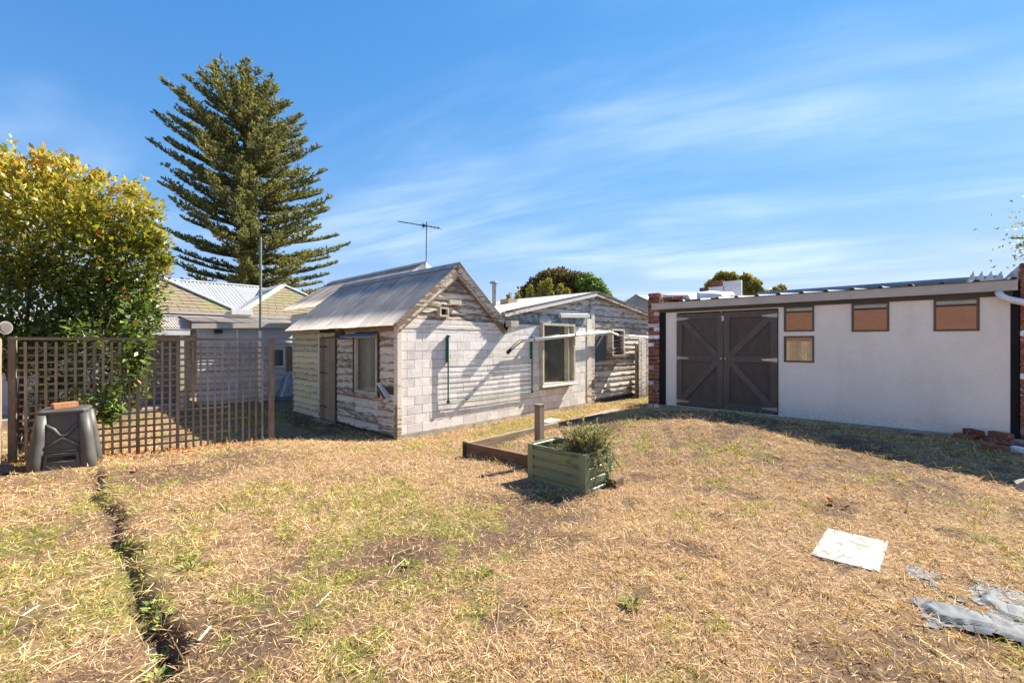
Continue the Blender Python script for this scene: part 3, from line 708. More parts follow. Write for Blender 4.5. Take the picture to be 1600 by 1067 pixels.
    MB().box((-.048, 2.90, 2.225), (-.004, 3.828, 2.34)).build('door_head', M['cream'], T)
    MB().box((-.30, 2.84, -.08), (-.03, 3.9, .02)).build('door_step', M['grey_wood'], T)
    vb = MB().box((-.05, 2.42, 2.20), (.0, 2.80, 2.38)).build('vent_box', M['dark_wood'], T)
    MB().tube([(-.06, 2.62, 2.40), (-.17, 2.55, 2.45)], [.03, .055], 10).build('lamp', M['cream_trim'], T)
    MB().box((-.10, -.02, H-.02), (.0, 5.72, H+.04)).build('eave_plate', M['raw_wood'], T)
    # ---- rear roof standing a little higher behind the front one
    RX, RZ = 2.5, 4.44
    MB().box((1.0, 5.95, 0), (5.2, 8.6, 3.1)).build('rear_wall', M['house_board'], T)
    dn = Vector((-1, 0, -.67)); roof_slope(T, M['roof_rust'], (RX, 2.55, RZ), (0, 1, 0), 3.3, dn, 1.30*math.hypot(1, .67)); roof_slope(T, M['roof_rust'], (RX, 5.86, RZ), (0, 1, 0), 2.9, dn, 1.80*math.hypot(1, .67))
    roof_slope(T, M['roof_rust'], (RX, 2.55, RZ), (0, 1, 0), 6.2, (1, 0, -.67), 2.6*math.hypot(1, .67))
    rc = MB()
    for s in (-1, 1): rc.poly([(RX, 2.5, RZ+.04), (RX+s*.17, 2.5, RZ+.04-.17*.67), (RX+s*.17, 2.5, RZ+.03-.17*.67), (RX, 2.5, RZ+.03)], (0, 6.25, 0))
    rc.build('ridge_cap', M['ridge'], T)
    MB().poly([(RX, 2.54, RZ), (RX+2.4, 2.54, RZ-2.4*.67), (RX-1.6, 2.54, RZ-1.6*.67)], (0, .05, 0)).build('rear_gable', M['house_board'], T)
    MB().poly([(RX, 2.49, RZ+.02), (RX+2.5, 2.49, RZ+.02-2.5*.67), (RX+2.5, 2.49, RZ-.14-2.5*.67), (RX, 2.49, RZ-.14)], (0, .03, 0)).build('bargeboard', M['white_trim'], T)
    MB().box((.93, 5.96, 2.55), (1.0, 8.55, 3.05)).build('rear_cladding', M['house_board'], T)
    # ---- wide low gable
    LP = (7.59, 3.74)
    roof_slope(T, M['roof_pale'], (LP[0], -.16, LP[1]+.06), (0, 1, 0), 6.1, (-1, 0, -.2), 4.48*math.hypot(1, .2))
    roof_slope(T, M['roof_pale'], (LP[0], -.16, LP[1]+.06), (0, 1, 0), 6.1, (1, 0, -.135), 4.6*math.hypot(1, .135))
    def e2(z): return (max(3.3, LP[0]-(LP[1]-z)/.2), 7.38)
    lb = MB().poly([(3.3, .0, 2.60), (12.1, .0, -.05), (12.1, .0, LP[1]-4.5*.135), (LP[0], .0, LP[1]), (3.3, .0, 2.88)] if False else [(3.3, .05, 2.60), (7.5, .05, 2.60), (7.5, .05, .02), (12.1, .05, .02), (12.1, .05, LP[1]-4.5*.135), (LP[0], .05, LP[1]), (3.3, .05, 2.88)], (0, .12, 0)).build('gable_backing', M['dark_wood'], T)
    clad(lb, M['grey_peel'], on_wall('Y', .048), 3.3, 7.38, 2.91, 3.68, .20, edge=e2, rough=.003)
    def e3(z): return (7.62, min(12.1, LP[0]+(LP[1]-.04-z)/.135 if z > 3.1 else 12.1))
    clad(lb, M['grey_peel'], on_wall('Y', .048), 7.62, 12.1, .14, 3.66, .19, edge=e3, rough=.003, holes=((8.47, 9.31, 1.66, 2.57),), sag=.006)
    MB().box((7.40, -.03, .0), (7.60, .048, 3.66)).build('corner_post', M['grey_peel'], T)
    MB().box((7.135, -.035, .0), (7.395, .048, 2.88)).build('corner_board', M['white_peel'], T)
    for s, sl, ln in ((-1, .2, 4.45), (1, .135, 4.55)):
        p0 = Vector((LP[0], -.15, LP[1]+.04)); p1 = p0+Vector((s*ln, 0, -sl*ln))
        MB().poly([p0, p1, p1-Vector((0,0,.13)), p0-Vector((0,0,.13))], (0, .03, 0)).build('bargeboard', M['grey_peel'], T)
    # louvre window sticking out of the boards, dark sheet beside it
    m = MB()
    for a, b in (((8.47,-.20,1.66),(8.53,.05,2.57)), ((9.25,-.20,1.66),(9.31,.05,2.57)), ((8.53,-.20,2.51),(9.25,.05,2.57))): m.box(a, b)
    lv = m.build('louvre_window', M['white_peel'], T)
    MB().box((8.40, -.26, 1.60), (9.42, .03, 1.655)).build('sill', M['raw_wood'], lv)
    for i in range(6): MB().poly([(8.54, -.12, 1.74+i*.13), (9.24, -.12, 1.74+i*.13), (9.24, -.03, 1.84+i*.13), (8.54, -.03, 1.84+i*.13)], (0, .006, -.004)).build('louvre', M['grey_wood'], lv)
    MB().box((8.53, .02, 1.66), (9.25, .04, 2.51)).build('backing', M['black'], lv)
    MB().box((7.72, -.012, 1.45), (8.36, .02, 2.34)).build('dark_sheet', m_plain('dark_grey_sheet', (.13,.135,.15), (.10,.105,.12), 3), T)
    # flue and chimney stub on the low roof
    fl = MB().tube([(4.94, 2.12, 3.2), (4.94, 2.12, 4.02)], .075, 12).build('flue', M['steel'], T)
    MB().tube([(4.94, 2.12, 4.03), (4.94, 2.12, 4.09)], [.17, .10], 12).build('flue_cap', M['ridge'], fl)
    MB().box((5.5, 2.0, 3.38), (5.95, 2.4, 3.56)).build('chimney_stub', M['raw_wood'], T)
    MB().box((3.2, 5.9, 0), (12.0, 6.0, 2.85)).build('back_wall', M['house_board'], T)
    MB().box((11.95, .2, 0), (12.05, 5.9, 3.1)).build('end_wall', M['house_board'], T)
    return T
build_cottage()

# ------------------------------------------------------------------ things on and along the cottage walls
def clothes_rack():
    x0, x1, zb, zt = 1.29, 4.29, .70, 2.22; T = thing('folding_clothesline', 'green folding clothesline hanging flat against the white block wall', 'clothesline', (2.8, -.03, .7))
    for x in (x0, x1):
        MB().box((x-.03, -.075, 1.62), (x+.03, -.022, zt)).build('wall_bracket', M['green_metal'], T)
        MB().tube([(x, -.085, zt-.04), (x, -.085, zb)], .018, 8).build('arm', M['green_metal'], T)
        MB().tube([(x, -.10, zt), (x, -.05, zt+.01)], .035, 10).build('pivot', M['green_metal'], T)
        MB().box((x-.03, -.105, zb-.035), (x+.03, -.065, zb+.03)).build('end_cap', M['black_rubber'], T)
    MB().tube([(x0, -.085, zb), (x1, -.085, zb)], .014, 8).build('front_bar', M['green_metal'], T)
    for i in range(9):
        z = zb+.13+i*.125; MB().tube([(x0, -.088, z), (2.8, -.09, z-.012), (x1, -.088, z)], .0035, 5).build('line', M['wire'], T)
clothes_rack()
def wall_pipe():
    T = thing('drain_pipe', 'white plastic drain pipe running along the block wall with black hose end', 'pipe', (6, -.2, 2.2))
    L = ony(813, 533, -.18); R = ony(952, 518, -.18); R2 = ony(965, 524, -.16); E2 = ony(1016, 527, -.16)
    MB().tube([L, L.lerp(R, .5), R], .045, 12).build('pipe_run', M['pvc'], T, True)
    MB().tube([R2, E2], .036, 12).build('pipe_run', M['pvc'], T, True)
    MB().tube([R+Vector((-.03,0,0)), R+Vector((.10, 0, -.03)), R2+Vector((.0, 0, .02))], .04, 10).build('elbow', M['white_trim'], T, True)
    H = ony(793, 551, -.30); pts = [L.lerp(H, t)+Vector((0, -.02, 0))*math.sin(t*3)+Vector((0,0,.025*math.sin(t*math.pi))) for t in (0, .25, .5, .75, 1)]
    MB().tube(pts, [.05, .042, .042, .042, .05], 10).build('hose_end', M['black_rubber'], T, True)
    for t in (.12, .55, .97):
        p = L.lerp(R, t); MB().box((p.x-.02, p.y-.05, p.z-.052), (p.x+.02, .0, p.z+.052)).build('bracket', M['steel'], T)
wall_pipe()
def plank_gate():
    T = thing('plank_gate', 'weathered grey plank gate standing between cottage and brick pier', 'gate', (10.7, -.45, 0))
    x = 9.98; i = 0
    while x < 11.75:
        w = random.uniform(.17, .21); piece('plank', T, M['grey_peel'], (x, -.42-random.choice((0, .004)), .0), (x+w-.012, -.39, 2.24-.02*(i % 3)), .004); x += w; i += 1
    for z in (.35, 1.75): MB().box((9.98, -.388, z), (11.75, -.34, z+.09)).build('rail', M['grey_wood'], T)
    MB().box((11.42, -.445, .5), (11.50, -.424, 1.75)).build('edge_strip', M['raw_wood'], T)
    for x in (9.99, 11.6): MB().box((x, -.338, -.15), (x+.09, -.25, 2.0)).build('post', M['grey_wood'], T)
plank_gate()
def antenna():
    b = Vector((2.6, 2.62, 4.25)); top = Vector((2.62, 2.62, 5.68)); T = thing('television_antenna', 'television antenna on a thin mast above the rear roof ridge', 'antenna', b)
    MB().tube([b, top], .014, 6).build('mast', M['antenna'], T)
    A = dep(626, 346.5, 13.2); B = dep(695, 358, 13.0); c = Vector((2.62, 2.62, 5.55)); d = (B-A).normalized(); A = c-d*.9; B = c+d*.42
    MB().tube([A, B], .014, 6).build('boom', M['antenna'], T)
    perp = Vector((-d.y, d.x, 0)).normalized()
    for i in range(13):
        p = A.lerp(B, i/12); ln = .06+.14*max(0, (i-5)/7); MB().tube([p-perp*ln, p+perp*ln], .011, 5).build('element', M['antenna'], T)
    p = A.lerp(B, .62)
    for s in (-1, 1): MB().tube([p, p+Vector((-.05, 0, s*.10))], .012, 5).build('reflector', M['antenna'], T)
    MB().box(p-Vector((.05, .04, .03)), p+Vector((.05, .04, .03))).build('dipole_box', M['black_rubber'], T)
antenna()

# ------------------------------------------------------------------ white shed
def build_shed():
    X0 = 4.24; T = thing('white_shed', 'long white rendered shed with dark brown double doors and brick end piers', 'shed', (X0, -6.5, .68))
    f = on_wall('X', X0); ZB, ZT = .72, 2.74
    WINS = [(-6.77, -6.30, 2.28, 2.76-.02), (-6.77, -6.30, 1.72, 2.20), (-7.79, -7.30, 2.26, 2.74), (-8.80, -8.31, 2.25, 2.74)]
    DOOR = (-6.21, -4.27, ZB, ZT-.02)
    fill(T, 'wall', M['render'], f, -9.10, -4.03, ZB-.02, ZT, -.16, 0, [DOOR]+WINS)
    MB().box((X0-.10, -9.2, .45), (X0+.4, -3.95, ZB-.012)).build('footing', M['plinth'], T)
    for a0, a1, z0, z1 in WINS:
        w = window(T, M['door_frame'], M['glass_shed'], f, a0, a1, z0, z1, .030, .012, glass_in=-.012)
    # double doors
    mid = -5.24
    for (y0, y1, hinge) in ((mid+.004, DOOR[1]-.012, 1), (DOOR[0]+.012, mid-.004, -1)):
        zb, zt = ZB+.035, ZT-.05; fw = .115
        d = MB().box((X0+.0, y0, zb), (X0+.03, y1, zt)).build('door_leaf', M['door_brown'], T)
        zm = zb+(zt-zb)*.515; o0, o1 = X0-.024, X0-.0005
        for nm, a, b in (('stile', (o0, y0, zb), (o1, y0+fw, zt)), ('stile', (o0, y1-fw, zb), (o1, y1, zt)),
                         ('rail', (o0, y0+fw, zt-fw), (o1, y1-fw, zt)), ('rail', (o0, y0+fw, zm-fw/2), (o1, y1-fw, zm+fw/2)), ('rail', (o0, y0+fw, zb), (o1, y1-fw, zb+fw))):
            MB().box(a, b).build(nm, M['door_frame'], d)
        outer, inner = (y1-fw, y0+fw) if hinge > 0 else (y0+fw, y1-fw)
        for (za, zb2) in ((zt-fw, zm+fw/2), (zb+fw, zm-fw/2)):
            P0, P1 = Vector((0, outer, za)), Vector((0, inner, zb2)); w_ = .115
            dy = (P1.y-P0.y); dz = (P1.z-P0.z); ln = math.hypot(dy, dz); ky, kz = abs(w_*ln/dz), abs(w_*ln/dy)
            sy, szn = math.copysign(1, dy), math.copysign(1, dz)
            q = [(P0.y, P0.z), (P0.y+sy*ky*.5, P0.z), (P1.y, P1.z-szn*kz*.5), (P1.y, P1.z), (P1.y-sy*ky*.5, P1.z), (P0.y, P0.z+szn*kz*.5)]
            MB().poly([(o1-.002, a, b) for a, b in q], (-.019, 0, 0)).build('brace', M['door_frame'], d)
        yh = y1 if hinge > 0 else y0
        for zh in (zt-.10, zm, zb+.07):
            s = -hinge
            MB().poly([(o0-.001, yh-s*.0, zh-.045), (o0-.001, yh-s*.0, zh+.045), (o0-.001, yh+s*.03, zh+.035), (o0-.001, yh+s*.26, zh+.012), (o0-.001, yh+s*.26, zh-.012), (o0-.001, yh+s*.03, zh-.035)], (-.005, 0, 0)).build('hinge', M['steel'], d)
    for y in (mid-.05, mid+.035): MB().tube([(X0-.024, y, 1.76), (X0-.06, y, 1.76)], .02, 10).build('knob', M['steel'], T)
    MB().box((X0-.04, mid-.02, 2.52), (X0-.0245, mid+.03, 2.62)).build('latch', M['steel'], T)
    # dark beam, gutter, roof
    MB().box((X0-.035, -9.12, ZT+.002), (X0+.10, -3.9, 2.86)).build('beam', M['beam_brown'], T)
    MB().box((X0-.12, -9.16, 2.81), (X0-.037, -3.75, 2.955)).build('gutter', M['stone_trim'], T)
    MB().box((X0-.036, -9.12, 2.862), (X0+.05, -3.9, 2.94)).build('fascia', M['stone_trim'], T)
    # roof: flat trays with trapezoid ribs running up the fall
    sl = .088; n = 0; y = -9.12; rm = MB(); rm.add([(X0-.14, -9.14, 2.962), (8.3, -9.14, 2.962+sl*4.2), (8.3, -3.9, 2.962+sl*4.2), (X0-.14, -3.9, 2.962)], [(0,3,2,1)])
    rm.add([(X0-.14, -9.14, 2.955), (8.3, -9.14, 2.95+sl*4.2), (8.3, -3.9, 2.95+sl*4.2), (X0-.14, -3.9, 2.955)], [(0,1,2,3)]); ro = rm.build('roof_sheet', M['roof_blue'], T)
    while y < -3.95:
        MB().poly([(X0-.145, y-.045, 2.963), (X0-.145, y-.022, 2.992), (X0-.145, y+.022, 2.992), (X0-.145, y+.045, 2.963)], (4.44, 0, sl*4.2)).build('roof_rib', M['roof_blue'], ro)
        MB().poly([(X0-.147, y-.032, 2.966), (X0-.147, y-.018, 2.987), (X0-.147, y+.018, 2.987), (X0-.147, y+.032, 2.966)], (-.003, 0, 0)).build('rib_end', M['black'], ro)
        y += .36
    MB().box((8.25, -9.12, .5), (8.35, -3.9, 3.20)).build('back_wall', M['render'], T)
    # brick piers, each brick a piece
    def pier(y0, y1, ztop, dx0=-.03, depth=4.0, name='brick_pier'):
        p = MB().box((X0+dx0+.012, y0+.012, .4), (X0+depth, y1-.012, ztop-.01)).build(name, M['mortar'], T)
        z = .62; r = 0
        while z < ztop-.06:
            if r % 2: piece('brick', p, M['brick'], (X0+dx0-random.choice((0, .003)), y0, z), (X0+dx0+.10, y1, z+.076), .005)
            else:
                ym = y0+(y1-y0)*.5; 
                piece('brick', p, M['brick'], (X0+dx0, y0, z), (X0+dx0+.22, ym-.005, z+.076), .005); piece('brick', p, M['brick'], (X0+dx0-random.choice((0, .003)), ym+.005, z), (X0+dx0+.22, y1, z+.076), .005)
            z += .086; r += 1
        return p
    pier(-3.89, -3.63, 3.18); pier(-9.62, -9.19, 3.20)
    MB().box((X0-.02, -4.028, .7), (X0+.10, -3.90, 2.80)).build('corner_flashing', M['black'], T)
    MB().box((X0-.01, -9.185, .7), (X0+.10, -9.105, 2.80)).build('corner_flashing', M['black'], T)
    # pvc elbow and downpipe
    MB().tube([(X0-.08, -8.98, 2.80), (X0-.10, -9.0, 2.74), (X0-.12, -9.06, 2.69), (X0-.16, -9.5, 2.52), (X0-.18, -9.75, 2.42), (X0-.18, -9.82, 2.3), (X0-.18, -9.82, .66)], .046, 12).build('downpipe', M['pvc'], T, True)
    # ragged flashing and box on the roof's right end
    for i in range(5): y0 = -9.17+i*.085; MB().poly([(X0+.25+.25*i, y0, 2.99+.02*i), (X0+.25+.25*i, y0+.13, 2.99+.02*i), (X0+.25+.25*i, y0+.03, 3.12+.04*i)], (.012, .0, .0)).build('flashing_offcut', M['roof_new'], T)
    MB().box((6.6, -10.1, 3.25), (7.0, -9.7, 3.72)).build('roof_vent', M['stone_trim'], T)
    return T
build_shed()
def neighbour_shed():
    T = thing('neighbour_shed', 'blue-grey metal shed standing directly behind the white shed', 'shed', (8.6, -7, .3))
    MB().box((8.60, -9.3, .2), (8.66, -4.75, 3.44)).build('wall', M['roof_blue'], T)
    MB().box((8.57, -9.32, 3.44), (8.70, -4.73, 3.50)).build('capping', M['blue_metal'], T)
    MB().poly([(8.70, -9.3, 3.46), (12.5, -9.3, 3.30), (12.5, -4.75, 3.30), (8.70, -4.75, 3.46)], (0, 0, -.04)).build('roof', M['roof_blue'], T)
    for (a, b) in (((8.66,-9.3,.2),(12.4,-9.25,3.25)), ((8.66,-4.8,.2),(12.4,-4.75,3.25)), ((12.35,-9.25,.2),(12.4,-4.8,3.25))): MB().box(a, b).build('wall', M['roof_blue'], T)
neighbour_shed()
def roof_junk():
    # stepped neighbour wall behind the shed roof, with a creeper over it
    T = thing('stepped_brick_wall', 'stepped brick wall with white painted side behind the shed roof', 'wall', (9.0, -3.4, 0))
    for (x0, x1, y0, y1, z1, mt) in ((8.9, 9.1, -3.0, -2.55, 3.62, 'brick'), (8.9, 9.1, -4.5, -3.01, 3.70, 'brick')):
        pass
    def seg(u0, u1, v0, X, z0=0.2):
        a, b = onx(u0, v0, X), onx(u1, v0, X); return a, b
    X = 9.0
    for (u0, u1, v, mt, dx) in ((1093, 1110, 450, 'brick', 0), (1107, 1131, 449, 'white_trim', -.05), (1110, 1131, 440, 'brick', .12), (1130, 1158, 440, 'white_trim', -.05)):
        a, b = onx(u0, v, X+dx), onx(u1, v, X+dx)
        MB().box((X+dx, b.y, .3), (X+dx+.11, a.y, a.z)).build('wall_segment', M[mt], T)
    S_ = thing('roof_sheet_stack', 'white sheets lying on the shed roof beside the left brick pier', 'sheet', (5, -4.3, 3.1))
    MB().poly([(4.30, -3.92, 3.0), (4.30, -4.55, 3.0), (4.30, -4.50, 3.11), (4.30, -3.95, 3.15)], (.9, 0, .12)).build('sheet', M['white_trim'], S_)
    MB().poly([(4.8, -4.45, 3.07), (4.8, -5.05, 3.07), (4.8, -5.0, 3.13), (4.8, -4.5, 3.2)], (.8, 0, .1)).build('sheet', M['white_trim'], S_)
    for i, (yy, zz_) in enumerate(((-4.10, 3.0), (-4.34, 3.0))):
        o = piece('brick', None, M['brick'], (4.16, yy-.11, 2.995), (4.27, yy+.11, 3.07), .004); setp(o, 'red brick lying at the edge of the shed roof', 'brick', 'bricks on the shed roof')
roof_junk()

# ------------------------------------------------------------------ house behind, with its M-shaped roof
def tile_face(parent, A, B, C, name='tiled_hip'):
    # hip face: eave corners A, B, apex C; built course by course with lapped lower edges
    A, B, C = Vector(A), Vector(B), Vector(C); nrm = (B-A).cross(C-A).normalized()
    if nrm.z < 0: nrm = -nrm
    n = 11; m = MB()
    for i in range(n):
        t0, t1 = i/n, (i+1)/n
        p0, q0, p1, q1 = A.lerp(C, t0), B.lerp(C, t0), A.lerp(C, t1), B.lerp(C, t1)
        L = (q0-p0).length; k = max(1, int(L/.30)); off = .5*(i % 2)
        cuts = [0]+[(j+off)/k for j in range(1-(0 if off else 0), k+1) if 0 < (j+off)/k < 1]+[1]
        for a, b in zip(cuts, cuts[1:]):
            g = .012/L if L > .1 else 0; lift = .018+random.uniform(0, .010)
            r0, s0 = p0.lerp(q0, min(a+g, b)), p0.lerp(q0, max(b-g, a)); r1, s1 = p1.lerp(q1, a), p1.lerp(q1, b)
            m.add([r0+nrm*lift, s0+nrm*lift, s1+nrm*.006, r1+nrm*.006, r0, s0], [(0,1,2,3), (4,5,1,0)])
    o = m.build(name, M['tile_moss'], parent); o['kind'] = 'stuff'; return o
def build_house():
    T = thing('tiled_house', 'house with twin mossy hipped roofs behind the trellis', 'house', (0, 13, 0))
    EZ, AZ, W_ = 3.21, 4.70, 2.38; YE = 11.0
    for x0 in (-4.76, 0.0):
        a, b, c = (x0, YE, EZ), (x0+2*W_, YE, EZ), (x0+W_, YE+W_, AZ); r2 = (x0+W_, YE+9, AZ)
        tile_face(T, a, b, c)
        for p, q in ((a, (x0, YE+9, EZ)), (b, (x0+2*W_, YE+9, EZ))):
            dn = (Vector(p)-Vector((x0+W_, YE, AZ))); dn.y = 0
            P = [Vector(p), Vector(q), Vector(r2), Vector(c)]
            MB().poly(P, (0, 0, -.03)).build('roof_plane', M['roof_new'], T)
        for p in (a, b): MB().beam(Vector(p)+Vector((0,0,.05)), Vector(c)+Vector((0,0,.05)), .20, .06).build('hip_capping', M['white_trim'], T)
        MB().beam(Vector(c)+Vector((0,0,.05)), Vector(r2)+Vector((0,0,.05)), .20, .05).build('ridge_capping', M['white_trim'], T)
    MB().box((-4.9, 10.9, EZ-.16), (4.9, 10.99, EZ+.0)).build('gutter', M['stone_trim'], T)
    MB().box((-.35, 10.85, EZ-.05), (.35, 11.0, EZ+.16)).build('valley_flashing', M['white_trim'], T)
    MB().box((-4.5, 11.3, 0), (4.5, 11.5, EZ-.1)).build('wall', M['house_board'], T)
    # cross roof rising behind the valley
    roof_slope(T, M['roof_new'], (-3.2, 17.0, 4.95), (1, 0, 0), 5.6, (0, -1, -.42), 4.0, 1.1, 0, .15, .02)
    MB().beam((-3.3, 17, 5.0), (2.5, 17, 5.0), .2, .06).build('ridge_capping', M['white_trim'], T)
    ch = MB().box((-2.35, 13.2, 4.2), (-1.85, 13.7, 5.45)).build('chimney', M['brick'], T)
    MB().tube([(-2.1, 13.45, 5.45), (-2.1, 13.45, 5.85)], [.13, .11], 10).build('chimney_pot', M['brick_tan'], ch)
    return T
build_house()
def build_leanto():
    T = thing('weatherboard_lean_to', 'bluish white weatherboard lean-to under a pale fascia behind the trellis', 'lean-to', (0, 9.2, 0))
    f = on_wall('Y', 9.2); WIN = (.52, .95, 1.18, 1.88)
    w = fill(T, 'wall', M['house_board'], f, -1.75, 1.6, -.05, 2.62, -.14, -.004, [WIN])
    clad(w, M['house_board'], f, -1.75, 1.6, .15, 2.6, .19, holes=(WIN,), rough=.003)
    window(T, M['white_trim'], M['glass_old'], f, WIN[0], WIN[1], WIN[2], WIN[3], .05, .03)
    MB().box((1.0, 9.14, 1.02), (1.5, 9.17, 1.95)).build('plywood_panel', M['raw_wood'], T)
    MB().poly([(-1.95, 8.95, 2.54), (1.7, 8.95, 2.66), (1.7, 8.95, 2.84), (-1.95, 8.95, 2.70)], (0, .03, 0)).build('fascia', M['stone_trim'], T)
    roof_slope(T, M['roof_rust'], (-1.95, 10.95, 3.02), (1, 0, 0), 3.6, (0, -1, -.13), 2.0)
    MB().box((-1.30, 9.04, 2.40), (-1.08, 9.16, 2.52)).build('floodlight', M['black_rubber'], T)
    for x in (-.62, .05): MB().tube([(x, 9.12, .2), (x, 9.12, 2.6)], .03, 8).build('pipe', M['pvc'], T)
    MB().box((.6, 8.3, .0), (2.2, 9.1, .16)).build('deck', M['blue_metal'], T)
    # verandah to the left
    V = thing('back_verandah', 'back verandah with rusty skillion roof, grey door and cream posts', 'verandah', (-4, 9.8, 0))
    roof_slope(V, M['roof_rust'], (-7.0, 10.95, 3.0), (1, 0, 0), 5.0, (0, -1, -.25), 2.1)
    MB().box((-7.0, 8.92, 2.32), (-2.0, 9.0, 2.46)).build('beam', M['white_trim'], V)
    MB().box((-7.0, 10.90, 3.02), (-.6, 10.99, 3.10)).build('flashing', M['white_trim'], V)
    MB().box((-7, 10.3, 0), (-1.76, 10.4, 2.9)).build('wall', M['house_board'], V)
    MB().box((-2.95, 10.24, 0.1), (-2.05, 10.29, 2.1)).build('door', m_plain('slate_door', (.16,.18,.21), (.13,.15,.17), 2), V)
    MB().box((-3.85, 10.2, .1), (-3.1, 10.29, .95)).build('cabinet', M['white_trim'], V)
    for x in (-2.2, -4.2): MB().box((x-.05, 8.94, -.02), (x+.05, 9.0, 2.32)).build('post', M['cream_trim'], V)
    MB().box((-6.9, 9.0, -.05), (-1.9, 10.3, .08)).build('paving', M['plinth'], V)
build_leanto()
def tv_pole():
    p = ony(407, 372, 8.75); T = thing('tall_pole', 'tall thin green pole with white lower half beside the lean-to', 'pole', (p.x, 8.75, 0))
    MB().tube([(p.x, 8.75, 2.5), (p.x, 8.75, p.z-.08)], .045, 10).build('upper_tube', m_plain('faded_green_paint', (.12,.18,.12), (.22,.24,.18), 6, rough=.6), T)
    MB().tube([(p.x, 8.75, -.1), (p.x, 8.75, 2.5)], .052, 10).build('lower_tube', M['pvc'], T)
    MB().tube([(p.x, 8.75, p.z-.08), (p.x, 8.75, p.z+.03)], [.05, .035], 10).build('cap', M['raw_wood'], T)
tv_pole()
def foil_heap():
    # crumpled foil-backed sheet on the deck
    V = []; F_ = []; n = 16
    for i in range(n):
        for j in range(n):
            a, b = i/(n-1), j/(n-1); e = min(a, 1-a, b, 1-b)*4
            V.append((.55+a*1.05, 8.45+b*.55, .17+min(e, 1)*(.45+.35*random.random()) if e > .05 else .17))
    for i in range(n-1):
        for j in range(n-1): q = i*n+j; F_.append((q, q+n, q+n+1, q+1))
    o = link('foil_sheet', npmesh('foil_sheet', V, F_), None, None, m_plain('crumpled_foil', (.45,.47,.5), (.3,.32,.35), 8, rough=.35, metal=.6)); setp(o, 'crumpled silver foil sheet heaped against the lean-to', 'sheet')
foil_heap()

# ------------------------------------------------------------------ trellis
TL, TR = Vector((-5.46, .71, 0)), Vector((-2.51, .106, 0))
def build_trellis():
    T = thing('trellis_fence', 'weathered grey timber lattice trellis between shrub and cottage', 'trellis', ((TL+TR)/2+Vector((0,0,.4))))
    e = (TR-TL).normalized(); nrm = Vector((e.y, -e.x, 0)); L = (TR-TL).length; top = 2.115     # nrm points to the lawn
    if nrm.y > 0: nrm = -nrm
    def at(s, o, z): return TL+e*s+nrm*o+Vector((0, 0, z))
    def bar(name, s0, z0, s1, z1, w, th, o, mat):   # slat in the plane of the trellis
        p, q = at(s0, o, z0), at(s1, o, z1); return MB().beam(p, q, th, w, e if abs(s1-s0) < abs(z1-z0) else (0,0,1)).build(name, mat, T)
    n = 31
    for i in range(1, n):
        s = L*i/n; zb = g1(*at(s, 0, 0)[:2])-.02
        if i in (24, 26): zb += random.uniform(.12, .25)
        thick = i in (13, 18)
        jt = random.uniform(-.006, .006)
        p, q = at(s+jt, .014, zb), at(s-jt+random.uniform(-.006, .006), .014, top-.03)
        MB().beam(p, q, .030 if not thick else .045, .014, nrm).build('slat', M['grey_wood'], T)
    z = 2.0; k = 0
    while z > .42:
        s1 = L-.03
        if k >= 10: s1 = L*random.uniform(.72, .86)
        if k == 12: s1 = L*.9
        p, q = at(.03, -.002, z+random.uniform(-.006, .006)), at(s1, -.002, z+random.uniform(-.008, .008))
        MB().beam(p, q, .012, .028, (0, 0, 1)).build('slat', M['grey_woodh'], T); z -= .099; k += 1
    MB().beam(at(-.05, .0, top+.015), at(L+.02, .0, top+.015), .055, .04).build('top_rail', M['grey_woodh'], T)
    for s, w in ((-.04, .07), (L+.045, .085), (L*13/31, .04)):
        p = at(s, -.035, g1(*at(s, 0, 0)[:2])-.2); q = at(s, -.035, top+.02 if s > 1.4 and s < 2 else top+.045)
        MB().beam(p, q, w, .08 if w > .05 else .04, nrm).build('post', M['grey_wood'], T)
build_trellis()
